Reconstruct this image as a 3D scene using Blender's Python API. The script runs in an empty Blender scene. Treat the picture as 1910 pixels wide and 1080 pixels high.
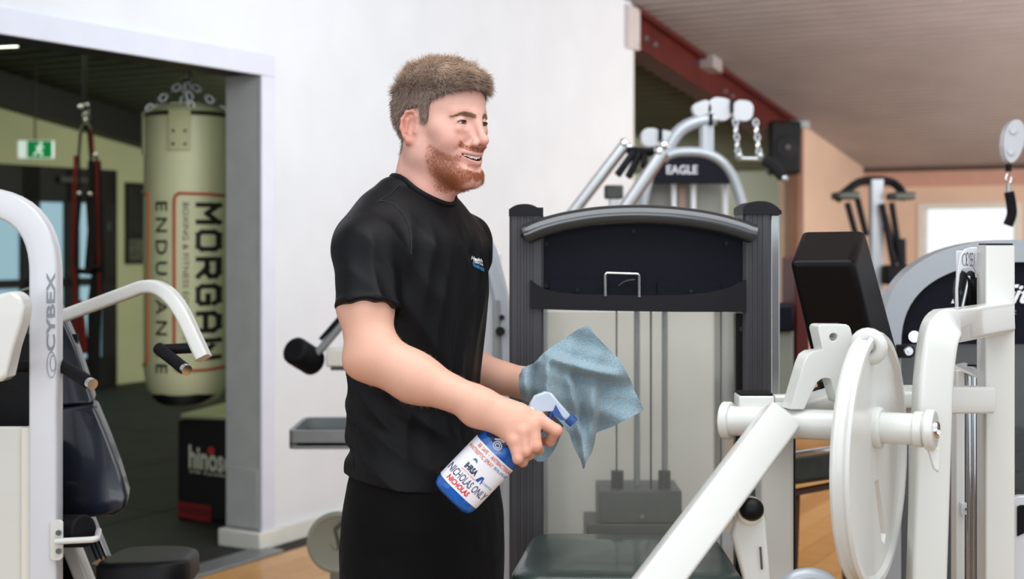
import bpy, bmesh, math, random
import numpy as np
from mathutils import Vector, Matrix
from mathutils.geometry import tessellate_polygon
random.seed(7); rng = np.random.RandomState(11)
PI = math.pi
S = bpy.context.scene
COL = S.collection
# ---------------------------------------------------------------- camera
F = 2650.0; CX = 955.0; HY = 450.0; HC = 1.46      # focal length and horizon in pixels of a 1910 px wide frame, eye height
cam_d = bpy.data.cameras.new('camera'); cam = bpy.data.objects.new('camera', cam_d); COL.objects.link(cam)
cam.location = (0, 0, HC); cam.rotation_euler = (PI/2, 0, 0)
cam_d.sensor_width = 36.0; cam_d.lens = 36.0*F/1910.0; cam_d.shift_y = -(540-HY)/1910.0
cam_d.clip_start = 0.05; cam_d.clip_end = 200
cam_d.dof.use_dof = True; cam_d.dof.focus_distance = 2.62; cam_d.dof.aperture_fstop = 4.0
S.camera = cam
# ---------------------------------------------------------------- world and lights
def lin(h):
    h = h.lstrip('#'); o = []
    for i in (0, 2, 4):
        c = int(h[i:i+2], 16)/255
        o.append(c/12.92 if c <= 0.04045 else ((c+0.055)/1.055)**2.4)
    return (o[0], o[1], o[2], 1.0)
w = bpy.data.worlds.new('daylight'); S.world = w; w.use_nodes = True
bg = w.node_tree.nodes['Background']; bg.inputs[0].default_value = (0.90, 0.95, 1.0, 1); bg.inputs[1].default_value = 1.35
def area(name, loc, target, sx, sy, power, color=(1, 1, 1)):
    l = bpy.data.lights.new(name, 'AREA'); l.shape = 'RECTANGLE'; l.size = sx; l.size_y = sy; l.energy = power; l.color = color
    o = bpy.data.objects.new(name, l); COL.objects.link(o); o.location = loc
    o.rotation_euler = (Vector(target)-Vector(loc)).to_track_quat('-Z', 'Y').to_euler(); return o
area('ceiling_and_fill_light', (0.6, 1.8, 3.25), (0.6, 2.4, 0), 3.0, 2.4, 95, (.97, .985, 1))
area('window_and_fill_light', (-1.2, -3.2, 2.1), (-0.4, 5, 1.4), 5.0, 2.2, 90, (.93, .97, 1))
area('ceiling_and_fill_light', (1.3, 5.4, 3.2), (-.2, 7.4, 1.6), 3.6, 1.4, 88, (.95, .98, 1))  # wall-wash fill added to brighten the white wall, not a real fitting
area('ceiling_and_fill_light', (3.6, 8.2, 2.3), (3.4, 10.0, 2.9), 2.6, 2.0, 45, (1, .97, .95))  # added upward fill for the far ceiling, no lamp hangs here
area('window_and_fill_light', (6.6, 9.5, 1.9), (3.0, 13.0, 1.3), 3.0, 1.6, 210, (1, .97, .94))  # added fill for the tan far walls, no window on this side
S.view_settings.view_transform = 'Standard'; S.view_settings.look = 'None'
S.view_settings.gamma = 1.0; S.view_settings.use_curve_mapping = False; S.view_settings.exposure = -0.12
# ---------------------------------------------------------------- helpers
def P(x, y, d):                                     # pixel of the photograph and depth -> point of the room
    return Vector(((x-CX)*d/F, d, HC-(y-HY)*d/F))
def V(*a): return Vector(a)
MATS = {}
def mat(name, color, rough=.5, metal=0.0, var=0.0, vscale=8.0, bump=0.0, bscale=60.0, coat=0.0, trans=0.0, ior=1.45,
        emit=None, estr=1.0, attr=None, sheen=0.0, sss=0.0, alpha=1.0, spec=.5, stretch=(1, 1, 1)):
    if name in MATS: return MATS[name]
    m = bpy.data.materials.new(name); m.use_nodes = True; MATS[name] = m
    nt = m.node_tree; n = nt.nodes; L = nt.links; b = n['Principled BSDF']
    c = lin(color) if isinstance(color, str) else color
    b.inputs['Base Color'].default_value = c; b.inputs['Roughness'].default_value = rough; b.inputs['Metallic'].default_value = metal
    b.inputs['Coat Weight'].default_value = coat; b.inputs['Transmission Weight'].default_value = trans; b.inputs['IOR'].default_value = ior
    b.inputs['Sheen Weight'].default_value = sheen; b.inputs['Alpha'].default_value = alpha; b.inputs['Specular IOR Level'].default_value = spec
    if sss:
        b.inputs['Subsurface Weight'].default_value = sss; b.inputs['Subsurface Radius'].default_value = (.012, .005, .003); b.inputs['Subsurface Scale'].default_value = 1.0
    if emit: b.inputs['Emission Color'].default_value = lin(emit); b.inputs['Emission Strength'].default_value = estr
    tc = n.new('ShaderNodeTexCoord'); mp = n.new('ShaderNodeMapping'); L.new(tc.outputs['Object'], mp.inputs[0]); mp.inputs['Scale'].default_value = stretch
    if attr:
        at = n.new('ShaderNodeAttribute'); at.attribute_name = attr; L.new(at.outputs['Color'], b.inputs['Base Color'])
    elif var > 0:
        tx = n.new('ShaderNodeTexNoise'); tx.inputs['Scale'].default_value = vscale; tx.inputs['Detail'].default_value = 5; L.new(mp.outputs[0], tx.inputs[0])
        rp = n.new('ShaderNodeValToRGB'); L.new(tx.outputs[0], rp.inputs[0])
        rp.color_ramp.elements[0].position = .3; rp.color_ramp.elements[1].position = .7
        rp.color_ramp.elements[0].color = tuple(max(0, x*(1-var)) for x in c[:3])+(1,)
        rp.color_ramp.elements[1].color = tuple(min(1, x*(1+var)) for x in c[:3])+(1,)
        L.new(rp.outputs[0], b.inputs['Base Color'])
    if bump > 0:
        t2 = n.new('ShaderNodeTexNoise'); t2.inputs['Scale'].default_value = bscale; t2.inputs['Detail'].default_value = 3; L.new(mp.outputs[0], t2.inputs[0])
        bp = n.new('ShaderNodeBump'); bp.inputs['Strength'].default_value = bump; bp.inputs['Distance'].default_value = .004
        L.new(t2.outputs[0], bp.inputs['Height']); L.new(bp.outputs[0], b.inputs['Normal'])
    return m
def props(o, label=None, cat=None, group=None, kind=None):
    for k, v in (('label', label), ('category', cat), ('group', group), ('kind', kind)):
        if v: o[k] = v
    return o
WL = {}
def thing(name, label, cat, loc, group=None):
    o = bpy.data.objects.new(name, None); COL.objects.link(o); o.location = loc; o.empty_display_size = .05
    WL[o.name] = Vector(loc); return props(o, label, cat, group)
def rrect(w, h, r, n=3):
    r = min(r, w/2-1e-5, h/2-1e-5); o = []
    for cx, cy, a0 in ((w/2-r, h/2-r, 0), (-w/2+r, h/2-r, 90), (-w/2+r, -h/2+r, 180), (w/2-r, -h/2+r, 270)):
        for i in range(n+1):
            a = math.radians(a0+90*i/n); o.append((cx+r*math.cos(a), cy+r*math.sin(a)))
    return o
def circ(r, n=16, rb=None): return [(r*math.cos(2*PI*i/n), (rb or r)*math.sin(2*PI*i/n)) for i in range(n)]
def fillet(pts, r, n=7):
    pts = [Vector(p) for p in pts]; out = [pts[0]]
    for i in range(1, len(pts)-1):
        rr = r[i-1] if isinstance(r, (list, tuple)) else r
        a, b, c = pts[i-1], pts[i], pts[i+1]
        u = (a-b); v = (c-b); k = min(rr, u.length*.49, v.length*.49)
        p0 = b+u.normalized()*k; p2 = b+v.normalized()*k
        for j in range(n+1):
            t = j/n; out.append(p0*(1-t)**2+b*2*t*(1-t)+p2*t*t)
    out.append(pts[-1]); return out
def bez(p, n=16):
    p = [Vector(q) for q in p]; out = []
    for i in range(n+1):
        t = i/n; q = list(p)
        while len(q) > 1: q = [q[j]*(1-t)+q[j+1]*t for j in range(len(q)-1)]
        out.append(q[0])
    return out
def catmull(p, n=8):
    p = [Vector(q) for q in p]; p = [p[0]*2-p[1]]+p+[p[-1]*2-p[-2]]; out = []
    for i in range(1, len(p)-2):
        for j in range(n):
            t = j/n; a, b, c, d = p[i-1:i+3]
            out.append(.5*((2*b)+(c-a)*t+(2*a-5*b+4*c-d)*t*t+(3*b-a-3*c+d)*t**3))
    out.append(p[-2]); return out
class MB:
    def __init__(s): s.v = []; s.f = []
    def add(s, vs, fs):
        k = len(s.v); s.v += [Vector(q) for q in vs]; s.f += [tuple(i+k for i in f) for f in fs]; return s
    def hexa(s, q):                                  # 4 bottom corners, 4 top corners
        c = sum((Vector(x) for x in q), Vector())/8
        fs = [(0, 3, 2, 1), (4, 5, 6, 7), (0, 1, 5, 4), (1, 2, 6, 5), (2, 3, 7, 6), (3, 0, 4, 7)]
        return s.add(q, fs)
    def box(s, c, size, R=None):
        c = Vector(c); a, b, d = [x/2 for x in size]; q = []
        for z in (-d, d):
            for x, y in ((-a, -b), (a, -b), (a, b), (-a, b)):
                p = Vector((x, y, z)); q.append(c+(R @ p if R else p))
        return s.hexa(q)
    def bx(s, x0, x1, y0, y1, z0, z1): return s.box(((x0+x1)/2, (y0+y1)/2, (z0+z1)/2), (abs(x1-x0), abs(y1-y0), abs(z1-z0)))
    def sweep(s, pts, prof, up=(0, 0, 1), caps=True, scale=None, closed=False):
        pts = [Vector(p) for p in pts]; n = len(prof); m = len(pts); up = Vector(up); rings = []; last = None
        for i, p in enumerate(pts):
            a = pts[(i-1) % m] if (closed or i) else p; b = pts[(i+1) % m] if (closed or i < m-1) else p
            t = (b-a).normalized(); sd = t.cross(up)
            if sd.length < .08: sd = last if last else t.cross(Vector((1, 0, .01)))
            sd = sd.normalized()
            if last and sd.dot(last) < 0 and sd.dot(last) < -.5: sd = -sd
            last = sd; u2 = sd.cross(t).normalized(); k = scale[i] if scale else 1.0
            rings.append([p+sd*x*k+u2*y*k for x, y in prof])
        vs = [q for r in rings for q in r]; fs = []
        for i in range(m if closed else m-1):
            for j in range(n):
                fs.append((i*n+j, i*n+(j+1) % n, ((i+1) % m)*n+(j+1) % n, ((i+1) % m)*n+j))
        if caps and not closed: fs += [tuple(range(n-1, -1, -1)), tuple(range((m-1)*n, m*n))]
        return s.add(vs, fs)
    def tube(s, pts, r, n=14, closed=False, scale=None): return s.sweep(pts, circ(r, n), up=(.013, .021, 1), closed=closed, scale=scale)
    def cyl(s, a, b, r, rb=None, n=24):
        a, b = Vector(a), Vector(b); rb = r if rb is None else rb
        return s.lathe(a, b-a, [(0, 0), (r, 0), (rb, (b-a).length), (0, (b-a).length)], n)
    def lathe(s, o, ax, prof, n=24, ang=None, e=None):
        o = Vector(o); ax = Vector(ax).normalized(); h = Vector(e) if e else (Vector((0, 0, 1)) if abs(ax.z) < .9 else Vector((1, 0, 0)))
        e1 = (h-ax*h.dot(ax)).normalized(); e2 = ax.cross(e1); vs = []; fs = []; m = len(prof)
        for i in range(n):
            a = 2*PI*i/n
            for r, t in prof: vs.append(o+ax*t+(e1*math.cos(a)+e2*math.sin(a))*r)
        for i in range(n):
            for j in range(m-1):
                i2 = (i+1) % n
                q = (i*m+j, i2*m+j, i2*m+j+1, i*m+j+1)
                fs.append(q)
        return s.add(vs, fs)
    def prism(s, poly, nv, holes=()):                # planar polygon of 3D points, pushed along nv
        loops = [[Vector(p) for p in poly]]+[[Vector(p) for p in h] for h in holes]; nv = Vector(nv)
        flat = [p for l in loops for p in l]; k = len(flat); tr = tessellate_polygon(loops)
        fs = [tuple(t) for t in tr]+[tuple(i+k for i in reversed(t)) for t in tr]; off = 0
        for l in loops:
            n = len(l)
            for i in range(n): fs.append((off+i, off+(i+1) % n, off+(i+1) % n+k, off+i+k))
            off += n
        return s.add(flat+[p+nv for p in flat], fs)
    def ell(s, c, r, R=None, n=20, m=12):
        c = Vector(c); vs = []; fs = []
        for i in range(m+1):
            t = PI*i/m
            for j in range(n):
                a = 2*PI*j/n; p = Vector((r[0]*math.sin(t)*math.cos(a), r[1]*math.sin(t)*math.sin(a), r[2]*math.cos(t)))
                vs.append(c+(R @ p if R else p))
        for i in range(m):
            for j in range(n): fs.append((i*n+j, (i+1)*n+j, (i+1)*n+(j+1) % n, i*n+(j+1) % n))
        return s.add(vs, fs)
    def torus(s, c, ax, R, r, n=24, m=8, sx=1.0, e=None):
        c = Vector(c); ax = Vector(ax).normalized(); h = Vector(e) if e else (Vector((0, 0, 1)) if abs(ax.z) < .9 else Vector((1, 0, 0)))
        e1 = (h-ax*h.dot(ax)).normalized(); e2 = ax.cross(e1); vs = []; fs = []
        for i in range(n):
            a = 2*PI*i/n; d = (e1*math.cos(a)*sx+e2*math.sin(a)); dn = d.normalized()
            for j in range(m):
                b = 2*PI*j/m; vs.append(c+d*R+dn*r*math.cos(b)+ax*r*math.sin(b))
        for i in range(n):
            for j in range(m): fs.append((i*m+j, ((i+1) % n)*m+j, ((i+1) % n)*m+(j+1) % m, i*m+(j+1) % m))
        return s.add(vs, fs)
    def build(s, name, material, parent=None, bevel=0.0, seg=2, label=None, kind=None, loc=None, ang=38):
        base = Vector(loc) if loc else (WL[parent.name] if parent else Vector((0, 0, 0)))
        me = bpy.data.meshes.new(name); me.from_pydata([tuple(q-base) for q in s.v], [], s.f)
        bm = bmesh.new(); bm.from_mesh(me); bmesh.ops.remove_doubles(bm, verts=bm.verts, dist=1e-5)
        bmesh.ops.dissolve_degenerate(bm, edges=bm.edges, dist=1e-6)
        bmesh.ops.recalc_face_normals(bm, faces=bm.faces); bm.to_mesh(me); bm.free()
        if material: me.materials.append(material)
        me.polygons.foreach_set('use_smooth', [True]*len(me.polygons)); me.set_sharp_from_angle(angle=math.radians(ang))
        o = bpy.data.objects.new(name, me); COL.objects.link(o)
        if parent: o.parent = parent; WL[o.name] = base; 
        if parent and loc: o.location = base-WL[parent.name]
        if not parent: o.location = base; WL[o.name] = base
        if bevel:
            md = o.modifiers.new('bevel', 'BEVEL'); md.width = bevel; md.segments = seg; md.limit_method = 'ANGLE'; md.angle_limit = math.radians(40); md.harden_normals = False
        return props(o, label, None, None, kind)
def text_geo(body, bold=0.0, shear=0.0, space=1.0):
    cu = bpy.data.curves.new('lettering', 'FONT'); cu.body = body; cu.size = 1.0; cu.offset = bold; cu.shear = shear; cu.space_character = space; cu.resolution_u = 3
    o = bpy.data.objects.new('lettering', cu); COL.objects.link(o); dg = bpy.context.evaluated_depsgraph_get()
    me = bpy.data.meshes.new_from_object(o.evaluated_get(dg)); bpy.data.objects.remove(o); bpy.data.curves.remove(cu)
    vs = np.array([v.co[:] for v in me.vertices], dtype=float); fs = [tuple(p.vertices) for p in me.polygons]; bpy.data.meshes.remove(me)
    x0, y0 = vs[:, 0].min(), vs[:, 1].min(); x1, y1 = vs[:, 0].max(), vs[:, 1].max()
    vs[:, 0] = (vs[:, 0]-x0)/(x1-x0); vs[:, 1] = (vs[:, 1]-y0)/(y1-y0); return vs, fs
def text_on(fn, body, name, material, parent, bold=0.0, shear=0.0, space=1.0, label=None):   # fn(u, v) -> point, u,v in 0..1
    vs, fs = text_geo(body, bold, shear, space); m = MB(); m.add([fn(a, b) for a, b, _ in vs], fs); return m.build(name, material, parent, label=label)
def plane_fn(o, ex, ey): o, ex, ey = Vector(o), Vector(ex), Vector(ey); return lambda u, v: o+ex*u+ey*v
GLY = {'M': [[(0, 0), (0, 1), (.5, .45), (1, 1), (1, 0)]], 'O': [[(.15, 0), (0, .2), (0, .8), (.15, 1), (.85, 1), (1, .8), (1, .2), (.85, 0), (.15, 0)]],
       'R': [[(0, 0), (0, 1), (.8, 1), (1, .85), (1, .6), (.8, .45), (0, .45)], [(.5, .45), (1, 0)]], 'G': [[(1, .8), (.85, 1), (.15, 1), (0, .8), (0, .2), (.15, 0), (.85, 0), (1, .15), (1, .5), (.55, .5)]],
       'A': [[(0, 0), (0, .75), (.2, 1), (.8, 1), (1, .75), (1, 0)], [(0, .38), (1, .38)]], 'N': [[(0, 0), (0, 1)], [(0, 1), (1, 0)], [(1, 0), (1, 1)]]}
def block_text(fn, body, name, material, parent, wd=.17, gap=.30):     # heavy lettering built from flat strokes
    m = MB(); n = len(body); cw = 1/(n+gap*(n-1))
    for i, ch in enumerate(body):
        x0 = i*cw*(1+gap)
        for pl in GLY[ch]:
            for a, b in zip(pl[:-1], pl[1:]):
                dx, dy = b[0]-a[0], b[1]-a[1]; L = math.hypot(dx, dy); ux, uy = dx/L, dy/L
                a2 = (a[0]-ux*wd*.5, a[1]-uy*wd*.5); b2 = (b[0]+ux*wd*.5, b[1]+uy*wd*.5); nx, ny = -uy*wd*.5, ux*wd*.5
                for k in range(3):
                    t0, t1 = k/3, (k+1)/3; q = []
                    for t, sg in ((t0, 1), (t1, 1), (t1, -1), (t0, -1)):
                        x = a2[0]+(b2[0]-a2[0])*t+nx*sg; y = a2[1]+(b2[1]-a2[1])*t+ny*sg
                        q.append(fn(x0+cw*(wd/2+x*(1-wd)), wd/2+y*(1-wd)))
                    m.add(q, [(0, 1, 2, 3)])
    return m.build(name, material, parent)
# room frame: u runs along the white wall away from the camera, v points right, square to it
U = Vector((0.491, 0.871, 0)).normalized(); W = Vector((U.y, -U.x, 0)); O0 = Vector((-1.174, 6.76, 0))
def R_(s, v, z=0.0): return O0+U*s+W*v+Vector((0, 0, z))
def uvz(m, s0, s1, v0, v1, z0, z1):                  # box in the room frame
    return m.hexa([R_(s0, v0, z0), R_(s1, v0, z0), R_(s1, v1, z0), R_(s0, v1, z0), R_(s0, v0, z1), R_(s1, v0, z1), R_(s1, v1, z1), R_(s0, v1, z1)])
def zc(s): return 3.814-.149*s
def zc2(s): return 3.58-.149*s
# ---------------------------------------------------------------- materials
M_wall = mat('white_painted_blockwork', '#dde2e8', .7, var=.03, vscale=3, bump=.15, bscale=40)
M_tan = mat('tan_painted_wall', '#d6bba6', .7, var=.05, vscale=2)
M_grey2 = mat('grey_green_wall', '#9a9c90', .8, var=.05, vscale=2)
M_olive = mat('cream_green_cast_wall', '#b9bd94', .8, var=.06, vscale=1.5)  # cream-olive also carries the green cast of the fluorescent light
M_olceil = mat('olive_grey_ceiling', '#5a5c48', .7, var=.08, vscale=3)
M_dark = mat('black_stained_timber', '#12110f', .6, var=.2)
M_red = mat('dark_red_painted_steel', '#4e0f0a', .45, var=.25, vscale=6)
M_ceil = mat('mushroom_corrugated_metal', '#9c9391', .5, var=.07, vscale=2)
M_rub = mat('black_rubber_flooring', '#20211d', .75, var=.35, vscale=5, bump=.2, bscale=90)
M_lav = mat('pale_blue_painted_metal', '#d3d8e6', .4, var=.03)
M_jamb = mat('grey_painted_jamb', '#a9aeae', .45, var=.06, vscale=10)
M_galv = mat('galvanised_grey_steel', '#84898a', .4, metal=.35, var=.08, vscale=14)
M_trim = mat('white_gloss_trim', '#d9d9d0', .35, var=.03)
M_wh = mat('white_powder_coat', '#d5d7d3', .25, var=.015, vscale=5, coat=.3)
M_whb = mat('cool_white_powder_coat', '#cfd2d8', .28, var=.015, vscale=5, coat=.3)
M_navy = mat('navy_plastic', '#11131d', .5, spec=.12, var=.06, vscale=20, bump=.04, bscale=300)
M_char = mat('charcoal_plastic', '#1b1b1f', .5, spec=.2, var=.06, vscale=20, bump=.05, bscale=300)
M_pill = mat('dark_anodised_aluminium', '#47474b', .42, metal=.25, var=.04, vscale=30, spec=.35)
M_silv = mat('satin_aluminium', '#a8abad', .3, metal=.75, var=.04, vscale=20)
M_gsil = mat('silver_grey_paint', '#a3a9b0', .33, metal=.25, var=.03, vscale=10)
M_gunm = mat('gunmetal_gloss_paint', '#4d5053', .2, metal=.6, var=.05, coat=.5)
M_chr = mat('chrome', '#dcdfe2', .08, metal=1.0, var=.02)
M_blk = mat('black_vinyl', '#09090b', .45, spec=.22, var=.15, vscale=30, bump=.12, bscale=350)
M_vin = mat('sheen_tinted_vinyl', '#35423e', .33, var=.15, vscale=20, bump=.10, bscale=420, coat=.4)  # base raised to grey-green, standing in for the reflected background sheen
M_nvin = mat('navy_vinyl', '#1a1f2a', .28, var=.12, vscale=12, bump=.08, bscale=300, coat=.3)
M_rubg = mat('black_rubber_grip', '#0b0b10', .65, spec=.25, var=.2, vscale=40, bump=.2, bscale=200)
M_steel = mat('dark_steel_plate', '#4b4f4c', .45, metal=.4, var=.12, vscale=25)
M_ink = mat('black_print', '#101010', .5, var=.1)
M_grayink = mat('grey_print', '#8a8f9c', .45, var=.05)
M_redink = mat('red_print', '#b8321f', .5, var=.1)
# ================================================================ THE ROOM
fl = MB(); uvz(fl, -11, 11, .0, 9.5, -.06, -.012); floor = fl.build('floor', mat('floor_underlay', '#6b4520', .7, var=.1), kind='structure')
# timber boards of the gym floor, each its own piece, laid along the wall
M_fl = [mat('honey_timber_board_a', '#c8924f', .32, var=.10, vscale=3, stretch=(3, .5, 1)), mat('honey_timber_board_b', '#bf8847', .34, var=.12, vscale=4, stretch=(3, .5, 1)),
        mat('honey_timber_board_c', '#d09c5a', .30, var=.10, vscale=3, stretch=(3, .5, 1))]
pm = []
for k in range(3):
    q = MB().box((0, 0, -.006), (2.39, .137, .012)); me = bpy.data.meshes.new('floor_board'); me.from_pydata([tuple(x) for x in q.v], [], q.f); me.materials.append(M_fl[k]); me.update(); pm.append(me)
ang = math.atan2(U.y, U.x)
nb = 0
for j in range(46):
    v = .07+j*.14
    for i in range(7):
        s = -6.6+i*2.4+(j*.83 % 2.4)
        c = R_(s, v)
        if c.y < 1.6 or s > 10.2 or s < -6.9 or abs(c.x) > .42*c.y+1.9: continue
        o = bpy.data.objects.new('floor_board', pm[(i*2+j) % 3]); COL.objects.link(o); o.parent = floor; o.location = c; o.rotation_euler = (0, 0, ang); nb += 1
f2 = MB(); uvz(f2, -11, 11, -7, 0.0, -.06, -.008); f2.build('floor_gym_room', M_rub, kind='structure')
# rubber floor mats of the second room
for i in range(7):
    for j in range(5):
        s = -3.2+i*1.21; v = -5.9+j*1.21; q = MB(); uvz(q, s, s+1.2, v, v+1.2, -.008, .001)
        q.build('rubber_tile', M_rub, bpy.data.objects['floor_gym_room'], bevel=.004, seg=1)
thr = MB(); uvz(thr, -3.4, -.02, -.02, .13, -.008, .012); thr.build('trim_1', M_galv, kind='structure', bevel=.004)
# white wall along the doorway
wl = MB(); uvz(wl, 0, 4.19, -.2, 0, 0, 1.0)
def wallbox(m, s0, s1, v0, v1, z0, top=zc, zt=None):
    a, b = (zt, zt) if zt else (top(s0)+.03, top(s1)+.03)
    return m.hexa([R_(s0, v0, z0), R_(s1, v0, z0), R_(s1, v1, z0), R_(s0, v1, z0), R_(s0, v0, a), R_(s1, v0, b), R_(s1, v1, b), R_(s0, v1, a)])
wl = MB(); wallbox(wl, 0, 4.19, -.2, 0, -.02); wallbox(wl, -3.4, 0, -.2, 0, 2.3); wallbox(wl, -11, -3.4, -.2, 0, -.02)
wl.build('wall_left', M_wall, kind='structure')
# block courses: shallow joints cut by thin raised courses of paint
jn = MB()
wt = MB(); wallbox(wt, 8.05, 10.5, -.2, 0, -.02); wt.build('wall_left_far', M_tan, kind='structure')
wf = MB(); a = 10.4
uvz(wf, a, a+.2, -.2, .62, 0, 2.3); uvz(wf, a, a+.2, 1.62, 8.5, 0, 2.3); uvz(wf, a, a+.2, .62, 1.62, 1.835, 2.3); uvz(wf, a, a+.2, .62, 1.62, 0, .95)
wf.build('wall_far', M_tan, kind='structure')
# window in the far wall
wn = MB(); uvz(wn, a-.02, a+.1, .58, .66, .91, 1.87); uvz(wn, a-.02, a+.1, 1.58, 1.66, .91, 1.87); uvz(wn, a-.02, a+.1, .66, 1.58, .91, .97); uvz(wn, a-.02, a+.1, .66, 1.58, 1.81, 1.87)
wfr = wn.build('window_1', M_trim, kind='structure', bevel=.004)
gl = MB(); uvz(gl, a+.03, a+.036, .66, 1.58, .95, 1.83)
gl.build('pane', mat('clear_glass', '#ffffff', .02, trans=1.0, ior=1.45), wfr)
ev = MB(); uvz(ev, a-.05, a, -.0, 8.5, 2.06, 2.22); ev.build('trim_2', mat('pink_brown_fascia', '#bf9584', .5, var=.05), kind='structure')
ev = MB(); uvz(ev, a-.09, a, -.0, 8.5, 2.225, 2.27); ev.build('trim_3', mat('dark_brown_trim', '#4a3832', .5, var=.1), kind='structure')
# corrugated ceiling: real ridges running left to right, sloping down away from the camera
def corr(name, v0, v1, s0, s1, zf, m, pitch=.135, amp=.032):
    q = MB(); n = int((s1-s0)/pitch); pr = []
    for i in range(n):
        s = s0+i*pitch
        for ds, dz in ((0, 0), (.42, 0), (.52, amp), (.9, amp)): pr.append((s+ds*pitch, zf(s+ds*pitch)+dz))
    k = len(pr); vs = [R_(s, v0, z) for s, z in pr]+[R_(s, v1, z) for s, z in pr]+[R_(s, v0, z+.05) for s, z in pr]+[R_(s, v1, z+.05) for s, z in pr]; fs = []
    for i in range(k-1):
        fs.append((i, i+1, i+1+k, i+k)); fs.append((2*k+i, 3*k+i, 3*k+i+1, 2*k+i+1))
    q.add(vs, fs); o = q.build(name, m, kind='structure', ang=20)
corr('ceiling', -.02, 8.6, -6.5, 10.45, zc, M_ceil)
corr('ceiling_gym_room', -6.6, -.18, -6.5, 9.6, zc2, M_olceil, pitch=.17)
# dark red rafter over the opening, its bolts, and the post at its foot
rb = MB()
def rafter(m, s0, s1, v0, v1, zf, h): return m.hexa([R_(s0, v0, zf(s0)-h), R_(s1, v0, zf(s1)-h), R_(s1, v1, zf(s1)-h), R_(s0, v1, zf(s0)-h), R_(s0, v0, zf(s0)-.004), R_(s1, v0, zf(s1)-.004), R_(s1, v1, zf(s1)-.004), R_(s0, v1, zf(s0)-.004)])
rafter(rb, 4.19, 7.9, -.10, -.02, zc, .30); rafter(rb, 4.19, 7.9, -.16, .04, zc, .045); rafter(rb, 4.19, 7.9, -.16, .04, lambda s: zc(s)-.27, .035)
bt = rb.build('trim_4', M_red, kind='structure', bevel=.004)
for s in (4.45, 4.62, 6.1, 6.27, 7.6):
    MB().cyl(R_(s, -.02, zc(s)-.17), R_(s, .0, zc(s)-.17), .016, n=10).build('bolt', M_galv, bt)
br = MB(); rafter(br, 5.55, 5.75, -.05, .10, zc, .11); br.build('bracket', M_ceil, bt, bevel=.006)
po = MB(); uvz(po, 7.86, 8.02, -.03, .06, 0, zc(8)-.02); po.build('trim_5', mat('brown_timber_post', '#86614f', .5, var=.2, vscale=4, stretch=(2, 2, .3)), kind='structure', bevel=.006)
po = MB(); uvz(po, 8.02, 8.12, -.14, .02, 0, zc(8.1)-.02); po.build('trim_6', mat('pink_brown_jamb', '#b0907f', .5, var=.08), kind='structure', bevel=.006)
# doorway frame: front band, deep header, jamb, plinth
fr = MB(); uvz(fr, -3.4, .05, .0, .018, 2.245, 2.345); uvz(fr, -.045, .05, .0, .018, .0, 2.245); fr.build('trim_7', M_lav, kind='structure', bevel=.004)
jb = MB(); uvz(jb, -.04, .0, -.21, .0, .09, 2.27); uvz(jb, -.047, -.04, -.2, -.01, .1, .38); jb.build('door_1', M_jamb, kind='structure', bevel=.003)
hd = MB(); uvz(hd, -3.4, 0, -.2, -.0, 2.25, 2.30); hd.build('door_header', M_dark, kind='structure')
pl = MB(); uvz(pl, -.075, .10, -.23, .03, 0, .085); pl.build('trim_8', M_trim, kind='structure', bevel=.008)
bb = MB(); uvz(bb, .10, 4.19, .0, .02, 0, .085); bb.build('baseboard_left', M_trim, kind='structure', bevel=.005)
# joint box / beam end at the head of the wall
jb = MB(); uvz(jb, 4.05, 4.24, -.21, .04, 2.86, 3.17); bo = jb.build('trim_9', mat('pinkish_white_boxing', '#c9bfbf', .5, var=.04), kind='structure', bevel=.006)
ce = MB(); uvz(ce, 4.19, 4.22, -.2, .0, 0, 2.86); ce.build('trim_10', M_trim, kind='structure', bevel=.004)
# ---------------- second room
w2 = MB(); wallbox(w2, -6, 9.6, -6.5, -6.32, -.02, top=zc2); w2.build('wall_gym_left', M_olive, kind='structure')
w3 = MB(); uvz(w3, 9.2, 9.4, -6.5, -.1, 0, 2.25); w3.build('wall_gym_far', M_grey2, kind='structure')
w4 = MB(); wallbox(w4, -6.2, -6, -6.5, -.1, -.02, top=zc2); w4.build('wall_gym_near', M_olive, kind='structure')
tr = MB(); uvz(tr, 9.16, 9.2, -1.62, -1.58, 0, 2.2); tr.build('trim_11', mat('sage_cover_strip', '#7f836c', .6, var=.08), kind='structure')
rf = MB(); rafter(rf, -5.9, 9.2, -6.32, -6.12, zc2, .30); rf.build('trim_12', M_dark, kind='structure')
bs = MB(); uvz(bs, 5.0, 9.2, -6.32, -6.30, 0, .09); bs.build('baseboard_gym', M_olive, kind='structure')
# black framed glass doors in the far wall of the second room
dfm = MB(); vv = -6.32
def dbox(m, s0, s1, z0, z1, d0=0.0, d1=.07): return uvz(m, s0, s1, vv+d0, vv+d1, z0, z1)
for s0, s1 in ((2.6, 2.85), (4.08, 4.30), (4.62, 4.80), (5.12, 5.30)): dbox(dfm, s0, s1, 0, 2.18)
dbox(dfm, 2.6, 5.3, 1.84, 2.18); dbox(dfm, 2.6, 5.3, 0, .30); dbox(dfm, 2.6, 5.3, 1.02, 1.10)
dr = dfm.build('door_2', M_dark, kind='structure', bevel=.005)
M_gl2 = mat('daylight_glow_pane', '#9fc0d0', .3, emit='#8fb4c6', estr=.55)  # emission stands in for daylight behind the door glass
for s0, s1 in ((2.85, 4.08), (4.30, 4.62), (4.80, 5.12)):
    q = MB(); dbox(q, s0, s1, 1.10, 1.84, .02, .03); q.build('pane', M_gl2, dr)
    q = MB(); dbox(q, s0, s1, .30, 1.02, .02, .03); q.build('pane', M_gl2, dr)
cl = MB(); dbox(cl, 4.5, 4.9, 2.03, 2.09, .07, .13); cl.build('door_closer', M_steel, dr, bevel=.006)
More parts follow.
